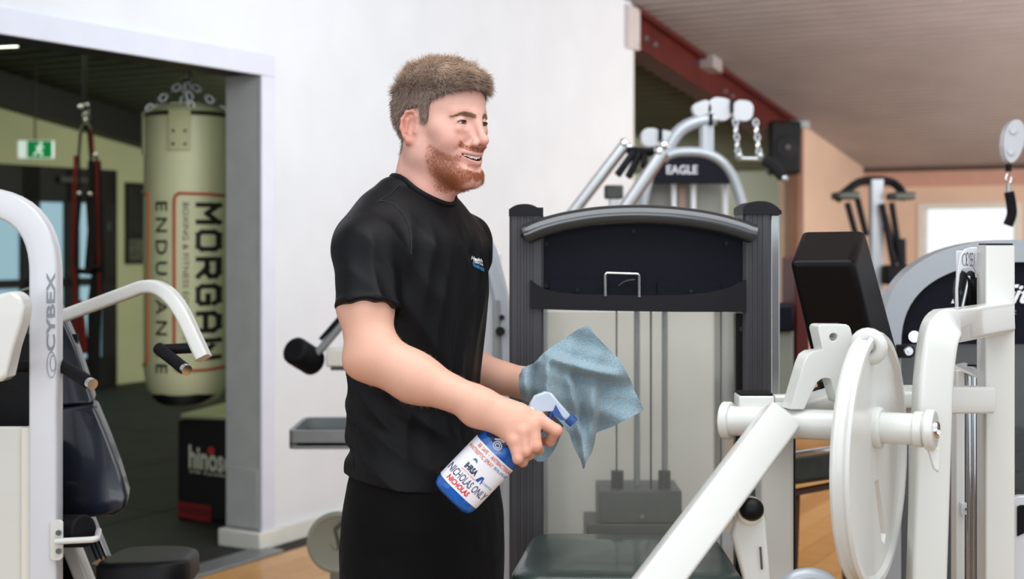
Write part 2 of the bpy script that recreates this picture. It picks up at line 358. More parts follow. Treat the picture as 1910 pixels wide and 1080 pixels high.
# round light over the second room
lt = MB(); uvz(lt, .2, 1.5, -2.95, -2.75, zc2(.9)-.10, zc2(.9)-.03)
area('fluorescent_light', R_(1.2, -3.0, 2.9), R_(1.2, -3.0, 0), 2.6, 2.2, 34, (.93, 1, .74))
area('fluorescent_light', R_(4.9, -3.2, 2.5), R_(5.2, -4.8, 0.5), 2.2, 1.2, 42, (.95, 1, .80))
area('fluorescent_light', R_(7.6, -2.4, 2.1), R_(9.2, -1.4, 1.0), 1.6, 1.2, 60, (.97, 1, .9))
# ================================================================ THE DARK WEIGHT STACK TOWER behind the man
YT = 3.2; kT = YT/F
def T(x, y, d=0.0): return P(x, y, YT+d)           # d = how far behind the front plane
def atY(x, y, Y, dy): p = P(x, y, Y); return Vector((p.x, Y+dy, p.z))
tw = thing('weight_machine', 'dark grey weight machine with arched tube top and navy panel behind the blue cloth', 'weight machine', (P(1200, 540, YT).x, YT+.1, 0))
x0 = (950-CX)*kT; x1 = (1014-CX)*kT; x2 = (1388-CX)*kT; x3 = (1438-CX)*kT; x4 = (1456-CX)*kT
def pillar(xa, xb, zt):
    n = [(xa, 0), (xb, 0), (xb, .11), (xa, .11)]
    g = []; wv = xb-xa; g.append((xa, .006)); g.append((xa+.006, 0))
    for k in (.28, .46, .64):
        c = xa+wv*k; g += [(c-.004, 0), (c-.003, .0022), (c+.003, .0022), (c+.004, 0)]
    g += [(xb-.006, 0), (xb, .006), (xb, .12), (xa, .12)]
    return MB().prism([(x, YT+y, 0.0) for x, y in g], (0, 0, zt))
zL = T(0, 402).z; zR = T(0, 400).z
pillar(x0, x1, zL).build('upright', M_pill, tw); pillar(x2-.002, x3, zR).build('upright', M_pill, tw)
MB().bx(x3+.0005, x4, YT+.008, YT+.12, 0, zR).build('side_cover', M_silv, tw, bevel=.003, label='satin silver side strip')
def cap(xa, xb, z, pk, lo0, lo1):
    m = MB(); n = 12; pf = []
    for i in range(n+1):
        t = i/n; h = pk*(1-abs((t-.45)/.62)**2.4); h = max(h, lo0 if t < .45 else lo1); pf.append((xa+(xb-xa)*t, z+h))
    poly = [Vector((xa, YT-.008, z))]+[Vector((a, YT-.008, b)) for a, b in pf]+[Vector((xb, YT-.008, z))]
    return m.prism(poly, (0, .136, 0))
cap(x0-.001, x1-.001, zL, .026, .010, .018).build('end_cap', M_char, tw, bevel=.006, seg=3)
cap(x2-.004, x4+.001, zR, .030, .012, .008).build('end_cap', M_char, tw, bevel=.006, seg=3)
arcp = [P(982, 437, YT-.03), P(1015, 424, YT-.03), P(1060, 412.5, YT-.03), P(1120, 403.5, YT-.03), P(1190, 400.5, YT-.03), P(1262, 404, YT-.03), P(1325, 413, YT-.03), P(1372, 425, YT-.03), P(1403, 436, YT-.03)]
arc = catmull(arcp, 6)
MB().tube([arc[0]+V(-.006, .004, -.003)]+arc+[arc[-1]+V(.006, .004, -.003)], .0225, 20, scale=[.55]+[1]*len(arc)+[.55]).build('arched_top_tube', M_gunm, tw)
def bowpoly(top, bot): return [Vector(p) for p in top]+[Vector(p) for p in reversed(bot)]
topc = [T(a, b, .012) for a, b in ((988, 444), (1030, 428), (1080, 418), (1135, 412), (1190, 410), (1255, 413), (1310, 420), (1355, 431), (1392, 443))]
botc = [T(a, 556, .012) for a in (988, 1030, 1080, 1135, 1190, 1255, 1310, 1355, 1392)]
MB().prism(bowpoly(topc, botc), (0, .012, 0)).build('rear_panel', M_navy, tw, bevel=.002)
lt_ = [T(a, b, -.012) for a, b in ((990, 522), (1000, 530), (1018, 540), (1045, 546), (1080, 549), (1190, 551), (1270, 550), (1320, 546), (1355, 538), (1378, 528), (1392, 522))]
lb_ = [T(a, b, -.012) for a, b in ((990, 575), (1000, 576), (1018, 577), (1045, 578), (1080, 579), (1190, 581), (1270, 582), (1320, 582), (1355, 582), (1378, 582), (1392, 582))]
MB().prism(bowpoly(lt_, lb_), (0, .022, 0)).build('lower_shroud', M_char, tw, bevel=.004)
for (a, b, c, d) in ((1024, 1126, 522, 549), (1226, 1344, 524, 549)):
    q = MB(); pr = rrect((b-a)*kT, (d-c)*kT+.02, .006); ctr = T((a+b)/2, (c+d)/2+8, .004)
    q.prism([ctr+V(x, 0, y) for x, y in pr], (0, .012, 0)); q.build('storage_tray', M_navy, tw, bevel=.002)
wr = fillet([T(1129, 552, -.014), T(1129, 509, -.018), T(1192, 511, -.018), T(1192, 554, -.014)], .006)
MB().tube(wr, .0032, 10).build('wire_bracket', M_chr, tw, label='bright square wire bracket')
MB().tube(bez([T(1154, 533, .0), T(1165, 522, -.003), T(1184, 522, .0)], 8), .002, 6).build('wire_clip', M_steel, tw)
for a, b in ((1019, 455), (1182, 431), (1355, 454), (1019, 533), (1077, 541), (1289, 543)):
    q = MB().cyl(T(a, b, .014), T(a, b, .006 if a != 1077 and a != 1289 else -.002), .005, n=12); q.build('bolt', M_blk, tw)
for a, b in ((985, 999), (1375, 1390)):
    MB().bx((a-CX)*kT, (b-CX)*kT, YT+.015, YT+.06, .12, T(0, 586).z).build('edge_strip', M_blk, tw, bevel=.003)
MB().cyl(T(988, 606, .018), T(988, 606, .008), .006, n=12).build('bolt', M_char, tw); MB().cyl(T(1383, 614, .018), T(1383, 614, .008), .006, n=12).build('bolt', M_char, tw)
M_fr = mat('frosted_acrylic', '#eceeea', .2, trans=.93, ior=1.1)
MB().bx((999-CX)*kT, (1376-CX)*kT, YT+.03, YT+.034, .14, T(0, 584).z).build('guard_panel', M_fr, tw, label='frosted see-through panel')
MB().bx((990-CX)*kT, (1388-CX)*kT, YT+.48, YT+.49, .10, T(0, 560).z).build('back_guard', mat('pale_grey_guard_sheet', '#e8e6e0', .5, var=.04), tw)  # opaque sheet at the rear, behind the weight stack
MB().bx((955-CX)*kT, (1440-CX)*kT, YT+.0, YT+.50, .0, .10).build('base', M_pill, tw, bevel=.006)
MB().bx((990-CX)*kT, (1030-CX)*kT, YT+.38, YT+.46, .10, T(0, 545).z).build('rear_upright', M_silv, tw, bevel=.004, label='pale inner upright')
for a in (1188, 1240): MB().cyl((( a-CX)*(YT+.25)/F, YT+.25, .10), ((a-CX)*(YT+.25)/F, YT+.25, 1.40), .0075, n=12).build('guide_rod', M_silv, tw)
for a, r in ((1150, .002), (1214, .0025), (1345, .002)): MB().cyl(((a-CX)*(YT+.2)/F, YT+.2, .50), ((a-CX)*(YT+.2)/F, YT+.2, 1.42), r, n=8).build('cable', M_blk, tw)
zst = HC-(912-HY)*(YT+.2)/F
xs0 = (1118-CX)*(YT+.17)/F; xs1 = (1272-CX)*(YT+.17)/F
MB().bx(xs0, xs1, YT+.17, YT+.33, zst-.075, zst).build('top_plate', M_steel, tw, bevel=.003)
for k in range(12):
    z = zst-.078-k*.046
    MB().bx(xs0-.03, xs1+.03, YT+.17, YT+.33, z-.044, z).build('weight_plate', M_steel, tw, bevel=.003)
for a in (1152, 1240):
    q = MB().cyl(((a-CX)*(YT+.2)/F, YT+.21, zst), ((a-CX)*(YT+.2)/F, YT+.21, zst+.042), .015, n=14); q.build('rod_bushing', M_blk, tw)
MB().cyl((P(1197, 0, YT+.16).x, YT+.165, zst-.055), (P(1197, 0, YT+.16).x, YT+.150, zst-.055), .006, n=10).build('selector_pin', M_chr, tw)
# padded bench end in front of the tower
st = thing('bench_seat', 'black vinyl padded seat with green sheen, low in front of the dark weight stack machine', 'seat', (.20, 2.88, 0))
def pad(corn, th, r, inset=.02, dome=.012):
    # soft rectangular pad from 4 top corners (front-left, front-right, back-right, back-left)
    fl_, fr_, br_, bl_ = [Vector(c) for c in corn]; n = 10; nz = ((fr_-fl_).cross(bl_-fl_)).normalized(); m = MB(); vs = []; fs = []
    def rr(u, v): return fl_*(1-u)*(1-v)+fr_*u*(1-v)+br_*u*v+bl_*(1-u)*v
    wv = (fr_-fl_).length; hv = (bl_-fl_).length; cen = rr(.5, .5)
    prof = [(0.0, -th), (0.0, -.25*th), (.12*th, -.10*th), (.35*th, -.02*th), (.8*th, 0)]
    loop = rrect(wv, hv, r, 6); ex = (fr_-fl_).normalized(); rings = []
    for ins, dz in prof:
        rg = []
        for x, y in loop:
            u = .5+x/wv*(1-2*ins/wv); v = .5+y/hv*(1-2*ins/hv); rg.append(rr(u, v)+nz*dz)
        rings.append(rg)
    for k in range(1, 5):
        t = 1-k/4.5
        rings.append([rr(.5+x/wv*(1-1.6*th/wv)*t, .5+y/hv*(1-1.6*th/hv)*t)+nz*dome*(1-t*t) for x, y in loop])
    k = len(loop); vs = [p for rg in rings for p in rg]
    for i in range(len(rings)-1):
        for j in range(k): fs.append((i*k+j, i*k+(j+1) % k, (i+1)*k+(j+1) % k, (i+1)*k+j))
    fs.append(tuple(range(k-1, -1, -1))); fs.append(tuple((len(rings)-1)*k+j for j in range(k)))
    return m.add(vs, fs)
pad([(-.008, 2.70, .828), (.44, 2.66, .828), (.44, 3.04, .834), (.045, 3.08, .834)], .06, .055).build('cushion', M_vin, st, ang=60)
MB().bx(.02, .42, 2.74, 3.02, .750, .768).build('seat_board', M_blk, st, bevel=.004)
MB().sweep([(.2, 2.88, .05), (.2, 2.88, .75)], rrect(.06, .06, .008)).build('post', M_wh, st)
MB().bx(.06, .34, 2.70, 3.06, 0, .05).build('base', M_wh, st, bevel=.006)

# ================================================================ WHITE ARM MACHINE in the foreground
wm = thing('chest_press_machine', 'white steel exercise machine with round cam disc and slanted arm, large in the right foreground', 'exercise machine', (P(1600, 0, 2.25).x, 2.3, 0))
def RR(w, h, r=.008): return rrect(w, h, r, 4)
A = P(1352, 784, 2.44); B = P(1738, 802, 2.28); ax = (B-A).normalized()
MB().cyl(A, B, .0255, n=32).build('pivot_tube', M_wh, wm)
MB().cyl(A-ax*.004, A+ax*.012, .0325, n=32).build('tube_collar', M_wh, wm, bevel=.003)
MB().cyl(B-ax*.028, B-ax*.012, .029, n=32).build('tube_collar', M_wh, wm, bevel=.003); 
ed = B+ax*.0
e2 = [ed+V(0, 0, 0)+q for q in (V(-.010, 0, .034), V(.010, 0, .036), V(.028, 0, .020), V(.028, 0, -.035), V(.020, 0, -.060), V(.012, 0, -.056), V(-.010, 0, -.036))]
MB().cyl(B-ax*.010, B+ax*.006, .033, n=32).build('end_plate', M_wh, wm, bevel=.004, seg=3)
q = MB(); c0 = B+ax*.006; q.lathe(c0, ax, [(0, .001), (.006, .001), (.0075, .004), (.013, .005), (.0145, .003), (.015, 0)], 20); q.build('axle_bolt', M_chr, wm)
MB().prism([B+V(-.006, .004, -.028), B+V(.014, .004, -.028), B+V(.012, .0, -.070), B+V(.004, .0, -.064)], (.0, .010, 0)).build('gusset', M_wh, wm, bevel=.003)
# slanted square arm
a0 = P(1455, 781, 2.34); a1 = P(1196, 1125, 2.12)
MB().sweep([a0, a1], RR(.061, .049, .007), up=(.22, -1, .30)).build('slanted_arm', M_wh, wm)
a2 = a1+V(-.02, -.05, -.50)
MB().sweep([a1, V(a1.x, a1.y, .03)], RR(.056, .056, .008)).build('front_leg', M_wh, wm)
# post under the tube
pp = P(1444, 0, 2.46)
MB().sweep([V(pp.x, 2.46, 0), V(pp.x, 2.46, P(0, 770, 2.46).z)], RR(.056, .07, .008), up=(0, 1, 0)).build('rear_post', M_wh, wm)
tp = P(1408, 745, 2.44)
MB().bx(tp.x-.030, tp.x+.030, 2.42, 2.48, tp.z-.022, tp.z+.008).build('stop_block', M_wh, wm, bevel=.003); MB().bx(tp.x-.028, tp.x+.028, 2.422, 2.478, tp.z+.0085, tp.z+.012).build('rubber_bumper', M_rubg, wm, bevel=.001)
# knob and link
kn = P(1402, 950, 2.24)
lk = [P(1376, 962, 2.27), P(1428, 962, 2.27), P(1440, 1090, 2.27), P(1444, 1180, 2.27), P(1410, 1180, 2.27), P(1388, 1080, 2.27), P(1366, 1000, 2.27)]
MB().prism(lk, (.0, .03, 0)).build('link_arm', M_wh, wm, bevel=.006, seg=3)
MB().cyl(kn+V(.0, .035, -.006), kn+V(0, .01, -.004), .022, n=24).build('knob_base', mat('cream_plastic', '#ddd6bf', .4, var=.03), wm, bevel=.002)
MB().ell(kn, (.0195, .018, .0185)).build('knob', M_blk, wm)
MB().prism([P(1416, 1020, 2.265), P(1420, 1020, 2.265), P(1423, 1062, 2.265), P(1419, 1062, 2.265)], (0, -.001, 0)).build('printed_mark', M_steel, wm)
# bracket plate with hole and cut-out
def pxy(l, Y): return [P(a, b, Y) for a, b in l]
outl = [(1526, 613), (1528, 607), (1534, 605), (1578, 605), (1584, 608), (1587, 614), (1597, 655), (1586, 700), (1580, 756), (1562, 750), (1549, 706), (1540, 705), (1531, 708), (1524, 714), (1500, 764), (1474, 764), (1500, 676), (1506, 663), (1516, 656), (1535, 653)]
hc = (1555, 629)
hole = [(hc[0]+7.5*math.cos(t), hc[1]+7.5*math.sin(t)) for t in [2*PI*i/16 for i in range(16)]]
MB().prism(pxy(outl, 2.36), (-.008, .035, .0), holes=[pxy(hole, 2.36)]).build('pad_bracket', M_wh, wm, bevel=.0025)
MB().sweep([P(1470, 768, 2.40), P(1560, 740, 2.55)], RR(.05, .03, .006)).build('bracket_foot', M_wh, wm)
# cam disc: a thin wheel square to the pivot tube, grooved rim, web slit doubling as the tube's diagonal shadow
dn = V(ax.x, ax.y, 0).normalized(); dt = V(-dn.y, dn.x, 0); dc = V(.588, 2.326, 1.104); R0 = .208
MB().lathe(dc-dn*.012, dn, [(R0-.020, .004), (R0-.014, -.003), (R0-.004, -.003), (R0, .002), (R0-.005, .008), (R0-.005, .016), (R0, .022), (R0-.004, .027), (R0-.014, .027), (R0-.020, .020)], 80).build('cam_rim', M_wh, wm)
cir = [dc+dt*((R0-.017)*math.cos(t))+V(0, 0, (R0-.017)*math.sin(t)) for t in [2*PI*i/64 for i in range(64)]]
shadow_slot = [dc+dt*y+V(0, 0, z) for y, z in ((-.012, -.035), (.016, -.035), (.070, -.135), (.060, -.150), (.040, -.140))]
MB().prism(cir, dn*.008, holes=[shadow_slot]).build('cam_disc', M_wh, wm)
ch_ = A+ax*((dc-A).dot(ax)); MB().cyl(ch_, ch_+ax*.020, .034, n=32).build('cam_hub', M_wh, wm, bevel=.004)
MB().torus(dc-dt*.035+V(0, 0, R0-.022)+dn*.004, dt+V(0, 0, .1), .020, .011, 20, 10).build('belt_anchor', M_wh, wm)
# curved bar from the tall post, towards the camera and down
zt_ = 1.46-(598-HY)*2.5/F
cp = fillet([P(1868, 592, 2.74), P(1806, 602, 2.58), P(1752, 610, 2.40), P(1740, 700, 2.39), P(1726, 1130, 2.38), V(P(1722, 0, 2.38).x, 2.38, .03)], [.02, .05, .12, .02], 9)
MB().sweep(cp, RR(.058, .050, .008), up=(0, -1, .02)).build('curved_frame_bar', M_wh, wm)
# tall post
px = P(1857, 0, 2.76).x
MB().sweep([(px, 2.76, 0), (px, 2.76, P(0, 458, 2.76).z)], RR(.057, .057, .005), up=(0, 1, 0)).build('tall_post', M_wh, wm)
zp = P(0, 457, 2.76).z; MB().bx(px-.025, px+.025, 2.736, 2.784, zp, zp+.003).build('post_cap', M_blk, wm)
# cross tubes
MB().sweep([P(1690, 745, 2.58), P(1835, 745, 2.72)], RR(.05, .05, .006)).build('cross_tube', M_wh, wm)
MB().sweep([P(1440, 752, 2.52), P(1700, 745, 2.58)], RR(.03, .03, .006)).build('cross_tube', M_wh, wm)
MB().sweep([V(P(1722, 0, 2.38).x, 2.38, .03), V(px, 2.76, .03)], RR(.06, .06, .006)).build('floor_rail', M_wh, wm)
MB().sweep([V(a1.x, a1.y, .03), V(pp.x, 2.46, .03)], RR(.06, .06, .006)).build('floor_rail', M_wh, wm)
MB().sweep([V(pp.x, 2.46, .03), V(px, 2.76, .03)], RR(.06, .06, .006)).build('floor_rail', M_wh, wm)
# pulley housing with maker's plate
Yh = 2.81
q = MB().prism(pxy([(1783, 600), (1783, 540), (1786, 500), (1791, 476), (1799, 465), (1812, 461), (1835, 461), (1835, 600)], Yh), (0, .008, 0), holes=[pxy([(1789, 592), (1788, 540), (1791, 512), (1796, 502), (1816, 499), (1820, 505), (1820, 592)], Yh)])
q.build('pulley_housing', M_whb, wm, bevel=.002)
MB().bx(P(1797, 0, Yh).x, P(1835, 0, Yh).x, Yh+.045, Yh+.05, P(0, 600, Yh).z, P(0, 468, Yh).z).build('housing_back', M_whb, wm, bevel=.002)
pc = P(1803, 545, Yh+.026)
q = MB().lathe(pc-V(.011, 0, 0), (1, .12, 0), [(.006, 0), (.040, 0), (.043, .002), (.036, .008), (.036, .014), (.043, .020), (.040, .022), (.006, .022)], 32); q.build('pulley', M_blk, wm)
MB().cyl(P(1808, 515, Yh+.0), P(1792, 590, Yh-.004), .0035, n=8).build('cable', M_silv, wm)
text_on(plane_fn(P(1802, 496, Yh-.002), P(1819, 498, Yh-.002)-P(1802, 496, Yh-.002), V(0, 0, 26*Yh/F)), 'CYBEX', 'printed_logo', M_ink, wm, bold=-.01)
q = MB(); q.torus(P(1799, 484, Yh-.001), (0, 1, 0), .0045, .0006, 20, 6, e=(0, 0, 1), sx=2.6); q.build('printed_logo', M_ink, wm)
# guide rods, their plate and the white panels of the stack
for a in (1807, 1816): MB().cyl(V(P(a, 0, 2.97).x, 2.97, .05), V(P(a, 0, 2.97).x, 2.97, P(0, 700, 2.97).z), .0045, n=12).build('guide_rod', M_chr, wm)
MB().prism([P(1779, 680, 2.86), P(1836, 706, 2.82), P(1836, 696, 3.09), P(1800, 676, 3.09)], (0, 0, -.006)).build('rod_plate', M_wh, wm)
MB().cyl(P(1813, 683, 2.95), P(1813, 680, 2.95), .010, n=14).build('rod_nut', M_blk, wm)
MB().bx(P(1784, 0, 3.05).x, P(1800, 0, 3.05).x, 3.05, 3.09, .0, P(0, 690, 3.05).z).build('rear_upright', M_wh, wm, bevel=.003)
MB().bx(P(1788, 0, 2.72).x, P(1822, 0, 2.72).x, 3.05, 3.065, .0, P(0, 770, 2.72).z).build('stack_panel', M_whb, wm, bevel=.002)
q = MB().bx(P(1796, 0, 3.02).x, P(1806, 0, 3.02).x, 3.03, 3.045, P(0, 962, 3.02).z, P(0, 940, 3.02).z); q.build('latch', M_whb, wm, bevel=.001)
MB().cyl(P(1803, 950, 3.03), P(1803, 950, 3.022), .003, n=8).build('screw', M_blk, wm)
gp = pxy([(1886, 1400), (1886, 938), (1892, 928), (1905, 925), (1990, 925), (2010, 945), (2010, 1400)], 2.84)
MB().prism(gp, (0, .02, 0)).build('side_guard', M_whb, wm, bevel=.004, seg=3)
MB().prism(pxy([(1897, 1000), (1897, 945), (1903, 942), (1960, 942), (1960, 985), (1930, 985)], 2.838), (0, -.002, 0)).build('guard_window', M_blk, wm)
# rounded silver lever end at the bottom edge
hl = thing('adjustment_lever', 'rounded silver lever end at the very bottom edge, left of the white cam disc', 'lever', P(1512, 1120, 2.2)-V(0, 0, .0))
hl.location = (P(1512, 0, 2.2).x, 2.2, 0); WL[hl.name] = Vector(hl.location)
MB().tube(catmull([P(1462, 1100, 2.2), P(1485, 1080, 2.2), P(1520, 1076, 2.2), P(1548, 1092, 2.2), P(1560, 1130, 2.2)], 6), .014, 14).build('grip', M_gsil, hl)
xl = P(1512, 0, 2.2).x; MB().tube([P(1560, 1130, 2.2), V(xl+.02, 2.2, .5), V(xl, 2.2, 0.0)], .014, 12).build('shaft', M_gsil, hl)

# ================================================================ black back pad
bp = thing('backrest_pad', 'thick black upholstered back pad standing tilted behind the white bracket', 'backrest', (P(1456, 0, 2.85).x, 2.85, 0))
q = MB().hexa([P(1520, 700, 2.90), P(1645, 694, 2.90), P(1684, 690, 3.06), P(1560, 690, 3.06), P(1472, 487, 2.80), P(1594, 486, 2.80), P(1613, 428, 3.0), P(1494, 430, 3.0)])
q.build('upholstery', M_blk, bp, bevel=.014, seg=4)
q = MB().tube([P(1480, 490, 2.795), P(1588, 489, 2.795)], .0016, 6); q.build('piping', M_char, bp)
MB().sweep(fillet([P(1610, 690, 3.02), P(1550, 740, 2.9), P(1456, 780, 2.85), V(P(1456, 0, 2.85).x, 2.85, 0.0)], .04), RR(.04, .05, .006)).build('support_post', M_blk, bp)
q = MB().prism(pxy([(1528, 710), (1547, 708), (1566, 752), (1575, 762), (1548, 764), (1538, 755)], 2.62), (0, .03, 0)); q.build('mount_arm', M_blk, bp, bevel=.003)

# ================================================================ silver arched machine at the right
lm = thing('arched_weight_machine', 'silver arched weight machine with navy panel and white script lettering, right edge', 'weight machine', (P(1905, 0, 3.5).x, 3.55, 0))
YL = 3.5; kL = YL/F
def Lp(x, y, d=0.0): return P(x, y, YL+d)
def arch(x0_, xm, yt, ycorner, w_, n=18):           # half arch from the foot up to the crown, mirrored about xm
    o = []
    for i in range(n+1):
        t = i/n*PI/2; ex = 2.5
        o.append((xm-(xm-x0_)*abs(math.cos(t))**(2/ex), ycorner-(ycorner-yt)*abs(math.sin(t))**(2/ex)))
    return [(x0_, 1350)]+o
def half(pts, xm): return pts+[(2*xm-a, b) for a, b in reversed(pts[:-1])]
XM = 1912
oc = half(arch(1645, XM, 447, 640, 0), XM); ic = half(arch(1681, XM, 489, 650, 0), XM)
ring = [Lp(a, b) for a, b in oc]+[Lp(a, b) for a, b in reversed(ic)]
MB().prism(ring, (0, .07, 0)).build('arched_frame', M_gsil, lm, bevel=.010, seg=4)
icp = [(a, min(b, 642)) for a, b in half(arch(1679, XM, 487, 650, 0), XM)]
icp = [p for i, p in enumerate(icp) if i == 0 or p != icp[i-1]]
MB().prism([Lp(a, b, .02) for a, b in icp], (0, .03, 0)).build('shroud', M_navy, lm, bevel=.004)
M_lex = mat('smoked_clear_sheet', '#b5b9bb', .12, trans=.92, ior=1.1)
MB().bx(Lp(1684, 0).x, Lp(2140, 0).x, YL+.03, YL+.034, .15, Lp(0, 643).z).build('clear_guard', M_lex, lm)
for k in range(12): MB().bx(Lp(1845, 0).x, Lp(1985, 0).x, YL+.16, YL+.30, .92-k*.05, .965-k*.05).build('weight_plate', M_steel, lm, bevel=.003)
for a in (1880, 1950): MB().cyl(V(Lp(a, 0, .23).x, YL+.23, .1), V(Lp(a, 0, .23).x, YL+.23, 1.2), .008, n=12).build('guide_rod', M_silv, lm)
MB().bx(Lp(1684, 0).x, Lp(2140, 0).x, YL+.42, YL+.43, .1, 1.25).build('rear_guard', mat('grey_rear_sheet', '#8c8c8e', .5, var=.05), lm)
MB().bx(Lp(1645, 0).x, Lp(2180, 0).x, YL+.0, YL+.45, 0, .1).build('base', M_gsil, lm, bevel=.008)
q = MB().prism([Lp(a, b, -.012) for a, b in ((1673, 643), (1698, 643), (1705, 648), (1708, 656), (1705, 664), (1698, 668), (1673, 668))], (0, .012, 0)); cb = q.build('clamp', M_blk, lm, bevel=.002)
q = MB().lathe(Lp(1695, 655, -.012), (0, -1, 0), [(0, .006), (.004, .006), (.005, .003), (.010, .003), (.0125, 0)], 20); q.build('clamp_bolt', M_chr, cb)
MB().cyl(Lp(1706, 628, -.004), Lp(1706, 628, .03), .014, n=20).build('panel_fastener', M_chr, lm)
text_on(plane_fn(Lp(1774, 566, .016), V(240*kL, 0, 0), V(0, 0, 36*kL)), 'Life Fitness', 'printed_logo', mat('white_print', '#e8eaee', .4, var=.03), lm, bold=.02, shear=.45)
text_on(plane_fn(Lp(1762, 592, .016), V(300*kL, 0, 0), V(0, 0, 13*kL)), 'L I F E   F I T N E S S', 'printed_caption', M_grayink, lm, space=1.4)
# low dark bench behind the white machine
bn = thing('flat_bench', 'dark bench with silver front rail, low behind the white machine above the wooden floor', 'bench', (P(1540, 0, 4.3).x, 4.3, 0))
MB().hexa([P(1458, 908, 4.1), P(1600, 888, 4.25), P(1600, 878, 4.6), P(1452, 896, 4.5), P(1458, 856, 4.1), P(1600, 836, 4.25), P(1600, 828, 4.6), P(1452, 842, 4.5)]).build('cushion', M_steel, bn, bevel=.015, seg=3)
MB().tube([P(1466, 850, 4.08), P(1530, 841, 4.14), P(1600, 831, 4.22)], .010, 12).build('front_rail', M_chr, bn)
M_bw = mat('red_brown_leg', '#5a3a2a', .5, var=.2)
MB().prism([P(1470, 918, 4.15), P(1600, 893, 4.3), P(1600, 903, 4.3), P(1470, 928, 4.15)], (0, .03, 0)).build('apron', M_bw, bn)
for a, y in ((1478, 4.2), (1590, 4.32)):
    q = MB().sweep([P(a, 915, y), V(P(a-14, 0, y).x, y, 0)], RR(.04, .04, .004)); q.build('leg', M_bw, bn)
# ================================================================ CABLE MACHINE further back
cm = thing('cable_machine', 'silver cable machine with EAGLE sign and overhead pulleys, beyond the dark weight stack machine', 'cable machine', (P(1290, 0, 6.6).x, 6.7, 0))
YC = 6.6; kC = YC/F
def Cp(x, y, d=0.0): return P(x, y, YC+d)
fp = fillet([V(Cp(1184, 0).x, YC, 0), Cp(1192, 400), Cp(1222, 284), Cp(1350, 284), Cp(1392, 400), V(Cp(1402, 0).x, YC, 0)], [.2, .14, .16, .2], 8)
MB().sweep(fp, circ(.026, 16, .04), up=(0, 1, 0)).build('arched_frame', M_gsil, cm)
sh = [Cp(a, b, -.02) for a, b in ((1190, 342), (1196, 320), (1206, 302), (1222, 292), (1345, 291), (1356, 300), (1364, 318), (1370, 342))]
MB().prism(sh, (0, .05, 0)).build('shroud', M_navy, cm, bevel=.006)
text_on(plane_fn(Cp(1243, 325, -.024), V(58*kC, 0, 0), V(0, 0, 17*kC)), 'EAGLE', 'sign_lettering', mat('pale_grey_print', '#b9bcc2', .5, var=.03), cm, bold=.03)
for a in (1198, 1257, 1293, 1353): MB().cyl(V(Cp(a, 0, .05).x, YC+.05, 0), V(Cp(a, 0, .05).x, YC+.05, Cp(0, 338).z), .014, n=14).build('column', M_whb, cm)
MB().bx(Cp(1268, 0).x, Cp(1282, 0).x, YC+.06, YC+.09, 0, Cp(0, 340).z).build('rear_bar', mat('brown_painted_bar', '#8b7266', .5), cm)
MB().bx(Cp(1205, 0).x, Cp(1352, 0).x, YC+.11, YC+.12, .1, Cp(0, 340).z).build('back_sheet', mat('grey_sheet', '#8d8e88', .6, var=.04), cm)
for k in range(14): MB().bx(Cp(1215, 0).x, Cp(1340, 0).x, YC-.02, YC+.03, .12+k*.05, .165+k*.05).build('weight_plate', M_steel, cm, bevel=.003)
MB().bx(Cp(1180, 0).x, Cp(1405, 0).x, YC-.12, YC+.2, 0, .08).build('base', M_gsil, cm, bevel=.006)
MB().sweep([Cp(1318, 285, .02), Cp(1318, 222, .02)], rrect(.075, .06, .012)).build('top_post', M_gsil, cm)
MB().tube(catmull([Cp(1236, 300), Cp(1248, 272), Cp(1268, 244), Cp(1298, 228), Cp(1335, 222)], 6), .030, 16).build('curved_arm', M_gsil, cm)
def head(x, y, rx, rz, ang_=0, wd=.07):
    c = Cp(x, y, -.02); q = MB(); R = Matrix.Rotation(math.radians(ang_), 3, 'Y')
    pr = rrect(rx*2*kC, rz*2*kC, min(rx, rz)*.75*kC, 5)
    q.prism([c+(R @ V(a, 0, b)) for a, b in pr], (0, wd, 0)); return q
for x, y, rx, rz, an in ((1310, 202, 17, 13, -20), (1343, 203, 22, 21, 8), (1386, 206, 19, 19, 6), (1214, 256, 17, 17, 0), (1240, 258, 13, 15, 10)):
    ph = head(x, y, rx, rz, an).build('pulley_head', mat('light_grey_plastic', '#b4b7bd', .4, var=.03), cm, bevel=.012, seg=3)
for x, y in ((1365, 196), (1232, 248), (1326, 220)):
    q = MB().cyl(Cp(x, y-8, -.03), Cp(x, y+14, -.03), .009, n=10); q.build('pulley_pin', M_navy, cm)
def chain(a, b, name, parent, r=.018, w_=.0055, m_=None):
    a, b = Vector(a), Vector(b); n = max(2, int((b-a).length/(r*1.7))); q = MB(); d = (b-a).normalized()
    for i in range(n):
        c = a+(b-a)*((i+.5)/n); q.torus(c, V(1, .2, 0) if i % 2 else V(.2, -1, 0), r*.62, w_, 12, 6, sx=1.5, e=d)
    return q.build(name, m_ or M_chr, parent)
hb = thing('hanging_bar', 'short pull bar hanging on two bright chains from the cable machine pulleys', 'bar', Cp(1396, 297, -.05))
chain(Cp(1371, 222, -.05), Cp(1377, 290, -.05), 'chain', hb); chain(Cp(1409, 222, -.05), Cp(1416, 290, -.05), 'chain', hb)
MB().cyl(Cp(1376, 296, -.05), Cp(1420, 297, -.05), .011, n=14).build('bar', M_silv, hb)
for a in (1378, 1417): MB().ell(Cp(a, 291, -.05), (.018, .018, .02), n=12, m=8).build('end_hook', M_silv, hb)
dg = MB().sweep([Cp(1424, 298, -.04), Cp(1440, 306, -.04), Cp(1461, 331, -.04)], RR(.03, .05, .01)); 
